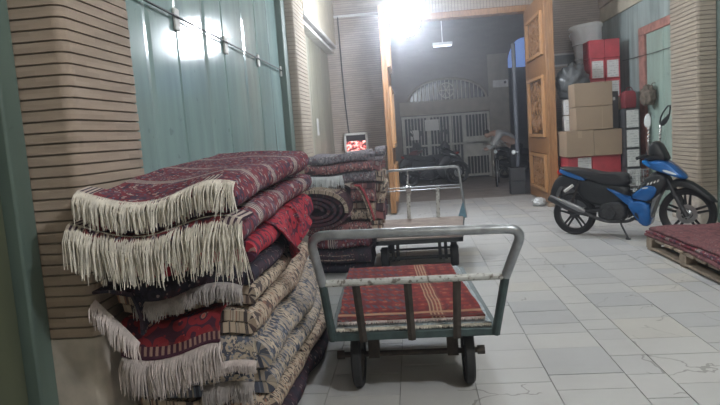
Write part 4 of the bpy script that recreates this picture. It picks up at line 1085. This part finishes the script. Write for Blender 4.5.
f = MB(); pillow(f, smooth_poly([(-.86, .86), (-.60, .87), (-.58, .84), (-.72, .81), (-.86, .80)], 1), .08); f.tube([(-.71, 0, .70), (-.715, 0, .83)], .013, 6); f.build('saddle', m_blackp, t)
f = MB(); f.lathe([(0, -.02), (.035, -.015), (.04, .02), (0, .03)], 12, (-.05, 0, .80), 'x'); f.build('lamp', m_clear, t)
# steel post and dark crates at the outer side of the gate
t = thing('steel_post', 'blue-grey steel post just outside gate on the right', 'post', (2.12, 12.75, 0)); L = t.location
p = MB(); p.lathe([(0, 0), (.042, 0), (.042, 3.0), (0, 3.0)], 16, (2.12, 12.75, 0)); p.build('shaft', m_postpaint, t).location = -L
p = MB(); p.lathe([(0, 0), (.11, 0), (.11, .015), (0, .015)], 16, (2.12, 12.75, 0)); p.build('base_plate', m_black_iron, t).location = -L
tag(MB().lathe([(0, -.05), (.03, -.045), (.048, 0), (.04, .015), (0, .02)], 16, (2.03, 12.66, .83), 'y').lathe([(.0, 0), (.012, 0), (.012, .06), (0, .06)], 8, (2.06, 12.66, .83), 'x').build('reflector_lamp', m_clear), 'small bright round lamp clipped to the steel post', 'lamp')
for z, c in ((.002, 'lower'), (.272, 'upper')):
    o = MB().box(1.90, 2.19, 12.36, 12.60, z, z + .265).box(1.89, 2.20, 12.35, 12.61, z + .23, z + .265).build('crate', m_dkcard, bevel=.008, loc=(2.05, 12.48, z))
    tag(o, 'black crate outside the gate by steel post, %s of two' % c, 'crate', 'crates outside the gate')

# person bent over the bicycle
def skin_body(name, joints, edges, mat, parent=None, root=0, sub=2):
    me = bpy.data.meshes.new(name); me.from_pydata([j[0] for j in joints], edges, []); me.materials.append(mat)
    o = bpy.data.objects.new(name, me); C.objects.link(o)
    sk = o.modifiers.new('skin', 'SKIN'); sk.use_smooth_shade = True
    for i, j in enumerate(joints):
        r = j[1]; me.skin_vertices[0].data[i].radius = r if isinstance(r, tuple) else (r, r)
    me.skin_vertices[0].data[root].use_root = True
    s = o.modifiers.new('sub', 'SUBSURF'); s.levels = sub; s.render_levels = sub
    if parent: o.parent = parent
    return o
m_skin = simple('skin', (.36, .22, .16), .6); m_shirt = simple('pale_shirt', (.36, .365, .37), .85); m_trous = simple('dark_trousers', (.025, .025, .03), .9); m_hair = simple('dark_hair', (.02, .016, .014), .8)
t = thing('person', 'person in pale top and dark trousers bending over the bicycle', 'person', (2.36, 14.62, 0), math.radians(178))
# local: x forwards (towards the bicycle), y to the left, z up
J = [((0, 0, .92), (.13, .15)), ((.14, 0, 1.06), (.125, .15)), ((.30, 0, 1.17), (.13, .165)), ((.42, 0, 1.21), (.09, .10)), ((.50, 0, 1.22), (.055, .055)), ((.60, 0, 1.20), (.085, .08)), ((.66, 0, 1.14), (.075, .07)),
     ((.36, .19, 1.17), .06), ((.46, .26, .97), .045), ((.62, .20, .86), .036), ((.70, .18, .85), .035), ((.36, -.19, 1.17), .06), ((.46, -.26, .97), .045), ((.62, -.20, .86), .036), ((.70, -.18, .85), .035),
     ((-.02, .10, .86), .10), ((.05, .12, .48), .062), ((-.04, .12, .09), .045), ((.08, .13, .04), .04), ((-.02, -.10, .86), .10), ((.03, -.12, .48), .062), ((-.08, -.12, .09), .045), ((.04, -.13, .04), .04)]
Ed = [(0, 1), (1, 2), (2, 3), (3, 4), (4, 5), (5, 6), (2, 7), (7, 8), (8, 9), (9, 10), (2, 11), (11, 12), (12, 13), (13, 14), (0, 15), (15, 16), (16, 17), (17, 18), (0, 19), (19, 20), (20, 21), (21, 22)]
bo = skin_body('body', J, Ed, m_skin, t)
sh = skin_body('shirt', [((-.01, 0, .93), (.15, .17)), ((.14, 0, 1.07), (.15, .175)), ((.30, 0, 1.18), (.155, .19)), ((.43, 0, 1.22), (.10, .11)), ((.36, .19, 1.18), .078), ((.46, .26, .97), .06), ((.63, .20, .862), .05), ((.36, -.19, 1.18), .078), ((.46, -.26, .97), .06), ((.63, -.20, .862), .05)],
               [(0, 1), (1, 2), (2, 3), (2, 4), (4, 5), (5, 6), (2, 7), (7, 8), (8, 9)], m_shirt, t)
tr = skin_body('trousers', [((0, 0, .90), (.145, .165)), ((-.02, .10, .82), .118), ((.05, .12, .48), .08), ((-.03, .12, .12), .065), ((-.02, -.10, .82), .118), ((.03, -.12, .48), .08), ((-.07, -.12, .12), .065)], [(0, 1), (1, 2), (2, 3), (0, 4), (4, 5), (5, 6)], m_trous, t)
hr = skin_body('hair', [((.55, 0, 1.255), (.075, .085)), ((.62, 0, 1.245), (.075, .082)), ((.67, 0, 1.215), (.045, .06))], [(0, 1), (1, 2)], m_hair, t)

# ------------------------------------------------------------------ lamps, sky, camera
def hanging_lamp(label, loc, r, mat, n_):
    t = thing('hanging_lamp', label, 'lamp', loc, 0)
    m = MB(); m.lathe([(0, -r * 1.0), (r * .55, -r * .84), (r * .9, -r * .42), (r, 0), (r * .9, r * .42), (r * .55, r * .9), (r * .36, r * 1.3), (0, r * 1.3)], 24); m.build('bulb', mat, t)
    m = MB(); m.lathe([(0, r * 1.28), (r * .4, r * 1.28), (r * .4, r * 2.1), (r * .12, r * 2.3), (0, r * 2.3)], 16); m.build('socket', m_lamp_metal, t)
    m = MB(); m.tube([(0, 0, r * 2.25), (0, 0, ZC - loc[2])], .006, 6); m.build('cord', m_black_iron, t)
hanging_lamp('bright white bulb hanging in front of the gate', (0.0, 9.0, 2.95), .20, m_bulb, 0)
hanging_lamp('white bulb hanging from the ceiling over the aisle behind viewer', (2.1, .7, 3.5), .12, emit('lit_bulb_near', (.93, .97, 1.0), 470), 1)
hanging_lamp('added white bulb high over the middle of the aisle, out of view', (1.6, 5.4, 3.95), .12, emit('fill_bulb_middle', (.93, .97, 1.0), 180), 1)  # added fill bulb, unseen, to brighten and flatten the room light
hanging_lamp('added bulb over the street, unseen behind the gate wall', (-1.6, 14.3, 3.6), .10, emit('street_fill_bulb', (1.0, .86, .72), 150), 1)  # added out of sight to brighten the street
wd = bpy.data.worlds.new('sky'); C_s = bpy.context.scene; C_s.world = wd; wd.use_nodes = True
wt = wd.node_tree
bg = wt.nodes['Background']; bg.inputs[0].default_value = (.16, .27, .62, 1); bg.inputs[1].default_value = .35
vs = wt.nodes.new('ShaderNodeVolumeScatter'); vs.inputs['Color'].default_value = (.9, .93, 1, 1); vs.inputs['Density'].default_value = .017; vs.inputs['Anisotropy'].default_value = .84
wt.links.new(vs.outputs[0], wt.nodes['World Output'].inputs['Volume'])
sk = MB(); sk.add([(-60, 58, -1), (60, 58, -1), (60, 58, 60), (-60, 58, 60)], [(0, 1, 2, 3)])
struct(sk.build('sky', emit('evening_sky', (.17, .30, .72), .9)))

cam = bpy.data.cameras.new('camera'); co = bpy.data.objects.new('camera', cam); C.objects.link(co)
cam.sensor_width = 36; cam.sensor_fit = 'HORIZONTAL'; cam.lens = 36 * 610.3534 / 720; cam.clip_start = .05; cam.clip_end = 200
right = Vector((.9939, .0839, -.0710)); fwd = Vector((-.0919, .9895, -.1096))
fwd.normalize(); right = (right - fwd * right.dot(fwd)).normalized(); up = right.cross(fwd)
co.matrix_world = Matrix(((right.x, up.x, -fwd.x, 0), (right.y, up.y, -fwd.y, 0), (right.z, up.z, -fwd.z, 1.4), (0, 0, 0, 1)))
C_s.camera = co
v = C_s.view_settings; v.view_transform = 'Standard'; v.look = 'None'; v.gamma = 1; v.use_curve_mapping = False; v.exposure = 0.12
